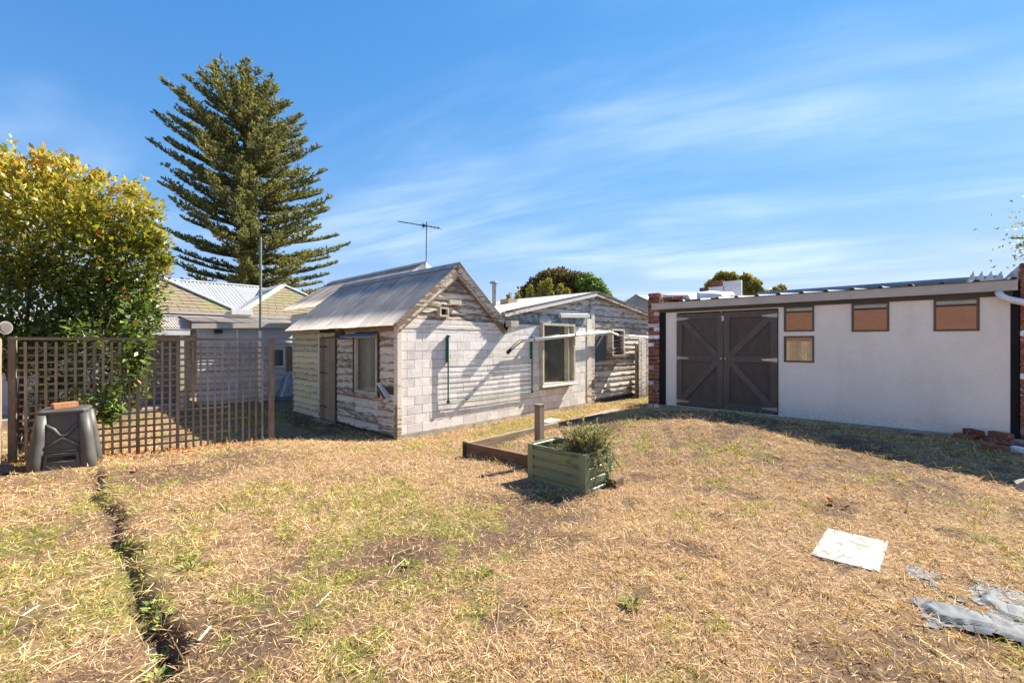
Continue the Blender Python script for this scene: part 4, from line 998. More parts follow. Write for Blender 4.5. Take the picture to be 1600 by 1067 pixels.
def left_fence():
    # grey paling panel that closes the trellis at its left end
    T = thing('short_paling_fence', 'grey weathered paling fence at the left end of the trellis', 'fence', (-5.6, .5, .45))
    for i in range(7):
        x = -5.58-.0*i; y = .62-i*.155; 
        piece('paling', T, M['grey_wood'], (x-.02-.004*(i % 2), y-.148, .38), (x, y, 2.12+.01*(i % 3)), .003)
    for z in (.75, 1.75): MB().box((-5.66, -.46, z), (-5.606, .62, z+.09)).build('rail', M['grey_woodh'], T)
    B = thing('timber_trough', 'pale grey timber trough edge jutting in beside the short paling fence', 'trough', (-5.75, -.55, .5))
    for (a, b) in (((-6.3,-1.15,1.30),(-5.56,-1.11,1.52)), ((-5.60,-1.11,1.30),(-5.56,-.50,1.52)), ((-6.3,-.54,1.30),(-5.60,-.50,1.52))): MB().box(a, b).build('side_board', M['grey_woodh'], B)
    MB().box((-6.3, -1.11, 1.28), (-5.60, -.54, 1.31)).build('bottom', M['grey_woodh'], B)
    for (x, y) in ((-5.64, -1.08), (-5.64, -.58), (-6.25, -1.08), (-6.25, -.58)): MB().box((x-.035, y-.035, .4), (x+.035, y+.035, 1.30)).build('leg', M['grey_wood'], B)
    # round floodlight on a post
    p = dep(9, 512, 6.1); Q = thing('round_lamp', 'round grey lamp head on a metal bracket above the trellis end', 'lamp', (p.x-.1, p.y, .5))
    MB().tube([(p.x-.16, p.y+.02, .4), (p.x-.16, p.y+.02, p.z+.1)], .03, 8).build('stem', M['steel'], Q)
    v = (Vector(CAM)-p).normalized(); v = (v+Vector((.9, 0, .0))).normalized()
    MB().tube([p-v*.05, p-v*.02, p+v*.0], [.04, .085, .09], 18).build('lamp_head', M['lampgrey'], Q, False)
    MB().tube([p+v*.001, p+v*.008], [.075, .07], 18).build('lens', M['beam_brown'], Q)
    MB().tube([(p.x-.16, p.y+.02, p.z), p-v*.05], .015, 6).build('arm', M['steel'], Q)
left_fence()

# ------------------------------------------------------------------ compost bin
def compost_bin():
    fl, fr = Vector((-5.30, -.42)), Vector((-4.80, -.50)); e = (fr-fl).normalized(); nin = Vector((-e.y, e.x)); w = .60
    c = (fl+fr)/2+nin*.30; z0 = g1(c.x, c.y-.2)-.10; H = .80
    T = thing('compost_bin', 'black plastic compost bin with tapered ribbed sides and lower hatch', 'compost bin', (c.x, c.y, z0))
    def P(a, b, z):    # a across, b depth (negative = front), taper with height
        k = 1-.28*z/H; return Vector((c.x, c.y, 0))+Vector((e.x, e.y, 0))*a*k+Vector((nin.x, nin.y, 0))*b*k+Vector((0, 0, z0+z))
    h = w/2
    m = MB(); ring = [(-h+.05,-h),(h-.05,-h),(h,-h+.05),(h,h-.05),(h-.05,h),(-h+.05,h),(-h,h-.05),(-h,-h+.05)]
    for z in (0, H): m.v += [tuple(P(a*.93, b*.93, z)) for a, b in ring]
    for i in range(8): m.f.append((i, (i+1) % 8, 8+(i+1) % 8, 8+i))
    m.f.append(tuple(range(8, 16))); b_ = m.build('body', M['bin'], T)
    for sa in (-1, 1):          # fat corner columns
        for sb in (-1, 1):
            mm = MB(); pts = [P(sa*(h-.045), sb*(h-.045), z) for z in (0, .25, .5, H-.02)]
            mm.tube(pts, [.085, .077, .07, .06], 12).build('corner_column', M['bin'], T, True)
    # raised X on the front
    f_ = lambda a, z, o: P(a, -h*.93-o, z)
    def bead(pts, r, name='rib'): MB().tube([f_(a, z, .006) for a, z in pts], r, 8).build(name, M['bin'], T, True)
    bead([(-.20, .66), (-.10, .60), (-.03, .52), (.04, .52), (.12, .60), (.20, .67)], .024)
    bead([(-.20, .37), (-.08, .44), (.0, .49), (.08, .45), (.20, .36)], .024)
    bead([(-.20, .33), (.20, .33)], .014)
    hx = MB().poly([f_(-.17, .02, .004), f_(.17, .02, .004), f_(.17, .29, .004), f_(-.17, .29, .004)], Vector((-nin.x, -nin.y, 0))*.02).build('hatch', M['bin'], T)
    for pts in ([(-.19, .0), (-.19, .30), (.19, .30), (.19, .0)], [(-.15, .20), (.14, .20)], [(-.15, .17), (-.06, .10), (.10, .02)]): 
        MB().tube([f_(a, z, .022) for a, z in pts], .012, 8).build('hatch_rib', M['bin'], hx, True)
    MB().poly([f_(-.14, .22, .026), f_(.14, .22, .026), f_(.14, .27, .026), f_(-.14, .27, .026)], Vector((-nin.x, -nin.y, 0))*.003).build('hatch_slot', M['black'], hx)
    lid = MB(); lr = [(a*1.04, b*1.04) for a, b in ring]
    for z, k in ((H-.015, 1.0), (H+.02, 1.02), (H+.045, .9)): lid.v += [tuple(P(a*k, b*k, H)+Vector((0, 0, z-H))) for a, b in lr]
    for r in (0, 8):
        for i in range(8): lid.f.append((r+i, r+(i+1) % 8, r+8+(i+1) % 8, r+8+i))
    lid.f += [tuple(range(16, 24)), tuple(range(8))[::-1]]; lid.build('lid', M['bin'], T)
    bm_ = chamfer_box('orange_brick', .23, .11, .07, .004, .003, 3); bm_.materials.append(M['brick_tan'])
    q = P(.0, -.10, H); o = link('orange_brick', bm_, None, Matrix.Translation(q+Vector((0, 0, .046))) @ Matrix.Rotation(.25, 4, 'Z') @ Matrix.Rotation(-.03, 4, 'Y')); setp(o, 'orange brick lying on the compost bin lid', 'brick')
compost_bin()

# ------------------------------------------------------------------ shrubs and trees
def rand_dirs(n):
    v = RNG.normal(0, 1, (n, 3)); return v/np.linalg.norm(v, axis=1, keepdims=True)
def build_shrub():
    T = thing('glossy_shrub', 'tall glossy shrub with orange new leaves rising behind the trellis', 'shrub', (-5.2, 2.6, .2))
    S_ = [(60,370,8.0,1.25),(150,400,7.9,.95),(205,420,7.9,.52),(60,480,7.8,.95),(185,480,7.7,.62),(-70,390,8.2,1.5),(178,345,7.9,.60),(15,300,8.1,.70),(100,305,8.0,.50),(-60,280,8.2,.8),(120,520,7.5,.55),(40,545,7.4,.5),(150,590,7.15,.36),(180,560,7.1,.34),(195,620,7.1,.30),(90,620,7.3,.35),(225,380,7.9,.35),(215,500,7.8,.40),(190,535,6.75,.20),(205,570,6.7,.16),(215,545,6.85,.17),(120,545,6.4,.12),(160,640,6.4,.15),(205,600,6.7,.13),(175,650,6.45,.12)]
    P = []; tip = []
    C_ = np.array([dep(u, v, d) for u, v, d, r in S_]); R_ = np.array([s[3] for s in S_])
    for i, (u, v, d, r) in enumerate(S_):
        n = int(3600*r**2.0); dd = rand_dirs(n); rad = r*(.35+.65*RNG.random(n)**.38)
        lump = .55+.85*fbm(dd[:, 0]*3+i*7, dd[:, 1]*3+dd[:, 2]*3.6, 200+i, 3)
        P.append(C_[i]+dd*(rad*lump)[:, None])
    # loose shoots along the top
    base = np.array(CAM)
    for (u, v, d, r) in ((15,262,8,.30),(85,255,8,.26),(110,262,8,.2),(150,282,8,.22),(205,300,8,.24),(235,330,8,.25),(60,250,8,.18),(245,375,7.9,.2),(85,520,7.05,.2),(255,410,7.8,.15)):
        n = 130; c = np.array(dep(u, v, d)); P.append(c+rand_dirs(n)*(r*RNG.random(n)**.6)[:, None])
    rs = random.Random(21)
    for k in range(150):            # single shoots that break the outline
        i = rs.randrange(len(S_)); dd = rand_dirs(1)[0]; dd[2] = abs(dd[2])*.8+.1; dd /= np.linalg.norm(dd); st_ = C_[i]+dd*R_[i]*rs.uniform(.7, .95)
        sd2 = dd*.5+np.array([0, 0, .8]); ln = rs.uniform(.15, .45); t = RNG.random(16)
        P.append(st_+sd2[None]*(t*ln)[:, None]+RNG.normal(0, .035, (16, 3)))
    P = np.concatenate(P)
    P = P[P[:, 2] > .35]
    ctr = np.array(dep(60, 420, 8.0)); out = P-ctr; out /= np.linalg.norm(out, axis=1, keepdims=True)
    n = len(P); A = out*.6+rand_dirs(n)*.8+np.array([[0, 0, .35]]); N = rand_dirs(n)*.6+np.array([[0, 0, .9]])
    hgt = np.clip((P[:, 2]-2.6)/2.6, 0, 1); young = np.clip(hgt*1.0+RNG.normal(0, .22, n)-.20, 0, 1)
    pal = lambda *c: np.array(c)
    dark = pal(.035,.065,.02); mid = pal(.14,.20,.035); yel = pal(.42,.39,.06); org = pal(.56,.30,.07)
    f = RNG.random((n, 1)); col = dark*(1-f)+mid*f
    y_ = np.clip(young*1.6, 0, 1)[:, None]; col = col*(1-y_)+yel*y_; o_ = (np.clip(young*2-.9, 0, 1)*(RNG.random(n) < .40))[:, None]; col = col*(1-o_)+org*o_
    red = RNG.random(n) < .004; col[red] = (.45, .06, .03)
    col = col*(.75+.5*RNG.random((n, 1)))
    l = .055+.10*RNG.random(n); V, F_, Cc = diamonds(P, A, N, l, l*.46, col, .12, .5)
    link('crown', npmesh('crown', V, F_, Cc), T, None, M['leaf'])
    b = Vector((-5.3, 2.5, .15))
    for k in range(9):
        tgt = Vector(C_[k]); q = b+Vector((random.uniform(-.25, .25), random.uniform(-.2, .2), 0))
        pts = [q, q.lerp(tgt, .35)+Vector((0, 0, .35)), q.lerp(tgt, .7)+Vector((random.uniform(-.1, .1), 0, .2)), tgt+Vector((0, 0, .25))]
        MB().tube(pts, [.05, .035, .022, .008], 7).build('stem', M['bark'], T)
build_shrub()
def build_pine():
    D = 38.0; b = dep(395, 445, D); T = thing('norfolk_island_pine', 'tall conical pine with tiered upswept branches behind the houses', 'pine tree', (b.x, b.y, 0))
    rt = Vector((CHD, -SH, 0)); fw = Vector((SH, CHD, 0)); px = D/FPX
    def axis_pt(z):
        v = HZY-(z-CAMZ)/px; u = 395-18*np.clip((445-v)/350, 0, 1); return Vector(CAM)+fw*D+rt*((u-800)/FPX*D)+Vector((0, 0, z-CAMZ))
    zt = CAMZ+(HZY-106)*px
    zs = [0, 4, 8, 14, 19, 23, zt]
    MB().tube([Vector((*axis_pt(z)[:2], z)) for z in zs], [.62, .52, .45, .33, .22, .12, .03], 12).build('trunk', M['bark'], T, True)
    prof_v = [93, 100, 112, 130, 150, 175, 200, 250, 300, 350, 400, 445, 520]; prof_r = [14, 30, 48, 68, 84, 106, 120, 134, 140, 142, 138, 128, 100]
    P = []; A = []; L = []; W_ = []; Cc = []; br = MB()
    z = CAMZ+(HZY-505)*px; rr = random.Random(5); wi = 0
    while z < zt-.3:
        v = HZY-(z-CAMZ)/px; R = np.interp(v, prof_v, prof_r)*px*.90; z0 = z; k = (z-8)/(zt-8); k = max(0, k)
        nb = rr.choice((7, 7, 8)); ph = rr.uniform(0, 6.28); 
        for j in range(nb):
            az = ph+j*6.283/nb+rr.uniform(-.2, .2); sd_ = math.cos(az)*rt.x+math.sin(az)*rt.y; skew = np.interp(v, [100, 200, 260, 330, 450], [-.08, -.12, 0, .12, .14]); Rb = R*rr.uniform(.74, 1.06)*(1+skew*sd_)
            el0 = .05+.34*k**1.2+.30*max(0, k-.82)*5+rr.uniform(-.04, .06); tipup = .30+.10*k
            d = Vector((math.cos(az), math.sin(az), 0)); pts = []
            nn = 7
            rise = Rb*(math.tan(el0)*.9+tipup*.42); base = Vector((*axis_pt(z-rise)[:2], z-rise))
            for q in range(nn+1):
                t = q/nn; pts.append(base+d*(Rb*t)+Vector((0, 0, Rb*(math.tan(el0)*t*.9+tipup*.42*t**2.6))))
            br.tube(pts, [max(.012, .10*(1-.85*q/nn)*(.5+.5*R/8)) for q in range(nn+1)], 4, False)
            side = Vector((-d.y, d.x, 0)); nl = max(4, int(Rb/.31)); sc_ = .45+.55*R/8
            for q in range(nl):
                t = .10+.90*(q+rr.random()*.7)/nl; i0 = min(int(t*nn), nn-1); p = pts[i0].lerp(pts[i0+1], t*nn-i0)
                tang = (pts[i0+1]-pts[i0]).normalized()
                for sgn in (-1, 1):
                    if rr.random() < .12: continue
                    ln = (.30+1.55*(1-t)**.9*min(1, t*3.2))*sc_*rr.uniform(.6, 1.15)
                    dirn = (tang*.8+side*sgn*rr.uniform(.45, .85)+Vector((0, 0, rr.uniform(-.06, .16)))).normalized()
                    cnt = max(1, int(ln/.27)); br.tube([p, p+dirn*ln], [.02, .008], 3, False)
                    for c in range(cnt+1):
                        s = (c+.5+rr.uniform(-.3, .3))/(cnt+.6); pp = p+dirn*ln*s+Vector((0, 0, .12*s*s*ln)); tone = rr.random()
                        for _ in range(8):
                            P.append(pp+Vector((rr.gauss(0, .04), rr.gauss(0, .04), rr.gauss(0, .03)))); A.append(dirn*.7+Vector((rr.gauss(0, .5), rr.gauss(0, .5), rr.uniform(.15, 1.0))))
                            L.append(rr.uniform(.18, .34)); W_.append(rr.uniform(.07, .12)); Cc.append(min(1, max(0, tone*.7+rr.random()*.3)))
            for c in range(9):
                t = rr.uniform(.8, 1.0); i0 = min(int(t*nn), nn-1); p = pts[i0].lerp(pts[i0+1], t*nn-i0); P.append(p); A.append((pts[-1]-pts[-2]).normalized()+Vector((rr.gauss(0,.25), rr.gauss(0,.25), rr.uniform(0,.4)))); L.append(.4); W_.append(.11); Cc.append(rr.random())
        z += (1.08-.54*k)*rr.uniform(.85, 1.15); wi += 1
    P = np.array(P); A = np.array(A); n = len(P); t = np.array(Cc)[:, None]
    col = (np.array([.065,.085,.04])*(1-t)+np.array([.31,.30,.12])*t); N = rand_dirs(n)
    V, F_, C2 = diamonds(P, A, N, np.array(L), np.array(W_), col, .1, .5)
    br.build('branches', M['bark'], T); link('crown', npmesh('crown', V, F_, C2), T, None, M['pine'])
build_pine()
def blob_tree(name, label, balls, D, leaf, nleaf, cols, trunk, cat='tree', mat='foliage', group=None):
    c0 = dep(trunk, HZY, D); T = thing(name, label, cat, (c0.x, c0.y, 0), group); P = []; O = []
    for i, (u, v, rpx) in enumerate(balls):
        c = np.array(dep(u, v, D+random.uniform(-.6, .6)*rpx/FPX*D*.5)); r = rpx/FPX*D; n = int(nleaf*rpx**2); d = rand_dirs(n)
        lump = .7+.5*fbm(d[:, 0]*3+i*5, d[:, 1]*3+d[:, 2]*2.4, 300+i, 3)
        P.append(c+d*(r*lump*(.45+.55*RNG.random(n)**.4))[:, None]); O.append(d)
    P = np.concatenate(P); O = np.concatenate(O); n = len(P); f = RNG.random((n, 1))
    col = np.array(cols[0])*(1-f)+np.array(cols[1])*f; l = leaf*(.7+.6*RNG.random(n))
    V, F_, C2 = diamonds(P, O*.7+rand_dirs(n), rand_dirs(n)+O*.6, l, l*.6, col, .12, .5)
    link('crown', npmesh('crown', V, F_, C2), T, None, M[mat])
    m = MB(); top = Vector(dep(balls[0][0], balls[0][1], D)); m.tube([(c0.x, c0.y, -.1), (c0.x, c0.y, top.z*.5), top], [.03*D**.6, .02*D**.6, .008*D**.6], 8)
    for (u, v, r) in balls[1:5]: m.tube([(c0.x, c0.y, top.z*.55), dep(u, v, D)], [.012*D**.6, .004*D**.6], 6)
    m.build('trunk', M['bark'], T)
blob_tree('round_tree', 'dense round brown-green tree crown beyond the low corrugated roof', [(868,448,30),(840,456,24),(895,450,26),(872,436,18),(912,456,22),(850,440,16),(825,466,20),(900,440,14)], 46, .34, 2.2, [(.075,.065,.022),(.17,.12,.045)], 872)
blob_tree('leafy_tree', 'bright green leafy tree to the right of the round tree', [(925,455,20),(940,465,14),(915,440,14),(950,470,9),(930,445,10)], 43, .36, 2.0, [(.07,.13,.025),(.16,.23,.04)], 928)
for i, (u, v, s) in enumerate(((828,455,1.0),(846,450,1.15),(857,446,1.2),(875,452,1.0),(886,458,.8),(795,462,.5),(809,461,.4))):
    blob_tree('young_tree', 'slim young tree with yellow and reddish leaves before the round tree' if i < 5 else 'small sapling tip showing above the pale low roof', [(u, v, 5*s), (u+1, v+9*s, 6*s), (u-1, v+18*s, 8*s), (u+1, v-6*s, 3*s)], 36, .20, 4.0, [(.20,.24,.04),(.34,.26,.05)], u, group='young trees beyond the low roof' if i < 5 else 'sapling tips above the low roof')
blob_tree('wall_creeper', 'yellow-green creeper growing over the stepped brick wall', [(1125,440,11),(1142,438,11),(1160,445,12),(1172,453,11),(1112,447,8),(1185,458,8),(1197,462,6),(1212,456,6),(1222,450,4),(1178,446,9),(1165,437,8),(1130,434,9)], 15.6, .11, 6, [(.14,.15,.03),(.36,.28,.06)], 1150, 'creeper', 'leaf')
def overhang_tree():
    T = thing('overhanging_tree', 'small leafy tree branch leaning in over the right brick pier', 'tree', (6.3, -11.0, .6))
    e0 = dep(1575, 372, 8.2); r0 = Vector((6.3, -11.0, .5)); mid_ = dep(1660, 380, 8.4)
    m = MB().tube([r0, r0.lerp(mid_, .6)+Vector((.1, 0, .4)), mid_, dep(1600, 372, 8.2), e0], [.10, .07, .04, .012, .004], 7)
    tips = [dep(1598, 378, 8.2), dep(1590, 385, 8.2), dep(1605, 395, 8.2), dep(1592, 402, 8.1), dep(1580, 373, 8.2), dep(1612, 365, 8.2), dep(1640, 340, 8.4), dep(1660, 380, 8.4), dep(1690, 350, 8.4), dep(1640, 400, 8.4)]
    for t in tips: m.tube([mid_, mid_.lerp(t, .5)+Vector((0, 0, .06)), t], [.03, .016, .007], 5)
    m.build('trunk', M['bark'], T)
    P = np.concatenate([np.array(t)+RNG.normal(0, 1, (k, 3))*s for t, k, s in zip(tips, (16,12,10,8,10,20,160,200,160,160), (.04,.04,.035,.03,.03,.05,.3,.3,.3,.3))]); n = len(P); f = RNG.random((n, 1))
    V, F_, C2 = diamonds(P, rand_dirs(n), rand_dirs(n), .05+.04*RNG.random(n), .03+.02*RNG.random(n), np.array([.10,.14,.03])*(1-f)+np.array([.30,.28,.06])*f)
    link('crown', npmesh('crown', V, F_, C2), T, None, M['leaf'])
overhang_tree()
def far_house():
    D = 32.0; a = dep(992, 461, D); T = thing('distant_house', 'distant house with pale grey hipped roof beyond the plank gate', 'house', (a.x+3, a.y, 0))
    l, r = dep(955, 486, D), dep(1060, 492, D); e = l.z; fwd = Vector((SH, CHD, 0))*9
    l2, r2 = l+fwd, r+fwd; a2 = dep(1040, 461, D+4)+fwd*.2
    for q in ([l, r, a2, a], [l, a, l2], [r, r2, a2], [l2, a, a2, r2]): MB().poly(q, (0, 0, -.06)).build('roof_plane', M['roof_new'], T)
    MB().beam(a, r+Vector((0,0,.05)), .25, .10).build('hip_capping', M['ridge'], T)
    MB().poly([(p.x, p.y, 0) for p in (l, r, r2, l2)], (0, 0, e-.05)).build('wall', M['blue_metal'], T)
far_house()

# ------------------------------------------------------------------ garden bed, post, planter
def garden_bed():
    T = thing('garden_bed', 'sunken garden bed edged with brown timber sleepers', 'garden bed', (-.83, -3.29, .4))
    MB().poly([(-.87, -3.22, .30), (-.87, -5.15, .36), (-.87, -5.15, .62), (-.87, -3.22, .585)], (.045, 0, 0)).build('sleeper', M['sleeper'], T)
    MB().poly([(-.82, -3.27, .25), (1.35, -3.27, .30), (1.35, -3.27, .60), (-.82, -3.27, .585)], (0, .045, 0)).build('sleeper', M['grey_woodh'], T)
    MB().poly([(1.37, -3.27, .25), (2.9, -3.27, .25), (2.9, -3.27, .58), (1.37, -3.27, .595)], (0, .045, 0)).build('sleeper', M['grey_woodh'], T)
    MB().box((-.90, -3.24, .20), (-.872, -3.19, .60)).build('peg', M['dark_wood'], T)
    P = thing('timber_post', 'square treated timber post standing in the garden bed', 'post', (-.67, -4.5, .4)); px_, py_ = -.69, -4.51
    MB().box((px_-.046, py_-.046, .2), (px_+.046, py_+.046, 1.245)).build('shaft', M['sleeper_grey'], P)
    MB().box((px_-.05, py_-.05, 1.246), (px_+.05, py_+.05, 1.262)).build('cap', M['grey_woodh'], P)
M['sleeper_grey'] = m_plain('grey_treated_post', (.21,.16,.125), (.14,.105,.085), 2.5, (6,6,1.5), .85, .4)
garden_bed()
def planter():
    x0, x1, y0, y1 = -1.28, -.77, -5.63, -4.83; zb = .425; H = .455
    T = thing('steel_planter', 'green ribbed steel planter box holding a grey-green bush', 'planter', ((x0+x1)/2, (y0+y1)/2, zb))
    # side profile: flat bands with narrow recessed grooves
    prof = []
    nb = 4; bh = H/nb
    for i in range(nb):
        z = zb+i*bh; prof += [(0.0, z), (0.0, z+bh*.62), (.016, z+bh*.74), (.016, z+bh*.90)]
    prof.append((0.0, zb+H))
    def side(p, q, inw, name):
        m = MB(); p, q, inw = Vector(p), Vector(q), Vector(inw)
        for o, z in prof: m.v += [tuple(p+inw*o+Vector((0,0,z))), tuple(q+inw*o+Vector((0,0,z)))]
        for i in range(len(prof)-1): m.f.append((2*i, 2*i+1, 2*i+3, 2*i+2))
        nb_ = len(m.v); m.v += [tuple(Vector(v_)+inw*.004) for v_ in m.v]; m.f += [tuple(k+nb_ for k in f)[::-1] for f in m.f]
        t = 2*(len(prof)-1); m.f.append((t, t+1, nb_+t+1, nb_+t))
        m.build(name, M['planter_green'], T)
    side((x0, y0, 0), (x0, y1, 0), (1, 0, 0), 'side_panel'); side((x1, y0, 0), (x1, y1, 0), (-1, 0, 0), 'side_panel')
    side((x0, y0, 0), (x1, y0, 0), (0, 1, 0), 'end_panel'); side((x0, y1, 0), (x1, y1, 0), (0, -1, 0), 'end_panel')
    for (x, sx) in ((x0, -1), (x1, 1)):
        for (y, sy) in ((y0, -1), (y1, 1)):
            w = .075
            MB().poly([(x+sx*.004, y+sy*.004, zb-.003), (x-sx*w, y+sy*.004, zb-.003), (x-sx*w, y+sy*.001, zb-.003), (x+sx*.001, y+sy*.001, zb-.003), (x+sx*.001, y-sy*w, zb-.003), (x+sx*.004, y-sy*w, zb-.003)], (0, 0, H+.006)).build('corner_trim', M['planter_green'], T)
    for a, b in (((x0-.006, y0-.006, zb+H), (x1+.006, y0+.014, zb+H+.012)), ((x0-.006, y1-.014, zb+H), (x1+.006, y1+.006, zb+H+.012)), ((x0-.006, y0+.014, zb+H), (x0+.014, y1-.014, zb+H+.012)), ((x1-.014, y0+.014, zb+H), (x1+.006, y1-.014, zb+H+.012))): MB().box(a, b).build('rim', M['planter_green'], T)
    MB().box((x0+.03, y0+.03, zb), (x1-.03, y1-.03, zb+H-.14)).build('potting_soil', M['plinth_soil'], T)
    # worn white lettering on the short end: small strokes of paint
    m = MB(); rx = random.Random(3)
    for i in range(9):
        xx = x0+.12+i*.034; z_ = zb+.355+.01*rx.random(); m.box((xx, y0-.0035, z_), (xx+.006, y0-.0015, z_+.025*rx.uniform(.5, 1))); m.box((xx, y0-.0035, z_+.008), (xx+.018, y0-.0015, z_+.013))
    m.build('worn_print', M['white_trim'], T)
    # bush
    B = thing('sage_bush', 'straggly grey-green bush spilling over the planter rim', 'bush', (-1.0, -5.4, zb+H-.14))
    c = np.array([-.98, -5.46, zb+H+.06]); P = []; A = []
    st = MB(); rb = random.Random(11)
    for k in range(420):
        az = rb.uniform(0, 6.283); el = rb.uniform(-.4, 1.15); d = Vector((math.cos(az)*math.cos(el), math.sin(az)*math.cos(el), math.sin(el)))
        if d.y > .35 and rb.random() < .55: continue
        ln = rb.uniform(.17, .34); p = Vector((c[0]+rb.uniform(-.15, .15), c[1]+rb.uniform(-.14, .20), zb+H-.10)); droop = .16 if d.z < .5 else .03
        pts = [p+d*ln*t+Vector((0, 0, .16*min(t*2, 1)-droop*t*t*(1.8 if d.y < -.2 else 1))) for t in (0, .33, .66, 1)]
        st.tube(pts, [.004, .003, .0025, .0015], 4, False)
        for q in range(26):
            t = rb.uniform(.25, 1); i0 = min(int(t*3), 2); P.append(pts[i0].lerp(pts[i0+1], t*3-i0)); A.append(d*.6+Vector((rb.gauss(0, .6), rb.gauss(0, .6), rb.gauss(.2, .5))))
    P = np.array(P); A = np.array(A); n = len(P); f = RNG.random((n, 1)); col = np.array([.19,.20,.08])*(1-f)+np.array([.44,.42,.22])*f
    V, F_, C2 = diamonds(P, A, rand_dirs(n), .022+.025*RNG.random(n), .006+.006*RNG.random(n), col); link('leaves', npmesh('leaves', V, F_, C2), B, None, M['foliage']); st.build('stems', M['bark'], B)
M['plinth_soil'] = m_plain('potting_mix', (.07,.05,.035), (.04,.03,.022), 20, rough=.95, bump=.6)
planter()

# ------------------------------------------------------------------ loose things on the lawn
def slab():
    x0, x1, y0, y1 = -1.52, -.92, -8.04, -7.67; zs = [float(gz(x, y)[0]) for x in (x0, x1) for y in (y0, y1)]
    me = chamfer_box('paving_tile', x1-x0, y1-y0, .022, .003, .001, 2)
    t = NT('bleached_board'); co = t.coords(rnd=False); n = t.noise(co, 5, 5); sp = t.noise(co, 14, 2, .5)
    c = t.mix(t.rng(n, .35, .7), (.37,.33,.28), (.28,.24,.20)); c = t.mix(t.rng(sp, .62, .66, 0, .85), c, (.12,.09,.07)); t.bump(n, .1, .005); me.materials.append(t.fin(c, .7, .3))
    o = link('paving_tile', me, None, Matrix.Translation(((x0+x1)/2, (y0+y1)/2, g1((x0+x1)/2, (y0+y1)/2)-.006)) @ Matrix.Rotation((g1(x0, y1)-g1(x0, y0))/(y1-y0), 4, 'X') @ Matrix.Rotation(-(g1(x1, y0)-g1(x0, y0))/(x1-x0), 4, 'Y') @ Matrix.Rotation(math.radians(-1.5), 4, 'Z')); setp(o, 'pale rectangular board lying flat on the dry lawn', 'board')
slab()
def weed_mat():
    ax, ay = np.arange(-2.15, -.75, .016), np.arange(-9.5, -7.9, .016); X, Y = np.meshgrid(ax, ay, indexing='ij'); x, y = X.ravel(), Y.ravel()
    e = np.maximum(np.exp(-(((x+1.80)/.13)**2+((y+8.55)/.40)**4)), .8*np.exp(-(((x+1.45)/.36)**2+((y+8.55)/.5)**2))); k = (e*.75+fbm(x*5, y*5, 131, 3) > .86) & (y < -8.15)
    ridge = np.exp(-((x+1.86+.05*np.sin(y*5))/.045)**2)*.030*sstep(-8.25, -8.45, y)
    z = gz(x, y)+.010+ridge+.006*fbm(x*14, y*6, 133, 3)+np.where(matmask(x, y), .012, -.006); ny = len(ay)
    i = (np.arange(len(ax)-1)[:, None]*ny+np.arange(ny-1)[None, :]).ravel(); F_ = np.stack([i, i+ny, i+ny+1, i+1], 1); F_ = F_[k[F_].all(1)]
    use, inv = np.unique(F_, return_inverse=True); me = npmesh('weed_mat', np.stack([x, y, z], 1)[use], inv.reshape(-1, 4), None, True)
    t = NT('woven_weed_mat'); co = t.coords(rnd=False); w1 = t.node('ShaderNodeTexWave'); w1.inputs['Scale'].default_value = 70; t.l.new(co, w1.inputs['Vector']); n = t.noise(co, 18, 5)
    c = t.mix(t.rng(n, .4, .7), (.05,.065,.082), (.11,.135,.16)); t.bump(t.math('ADD', w1.outputs[0], n), .25, .004); me.materials.append(t.fin(c, .62, .25))
    o = link('weed_mat', me); setp(o, 'torn grey plastic weed mat half buried in the lawn', 'weed mat')
weed_mat()
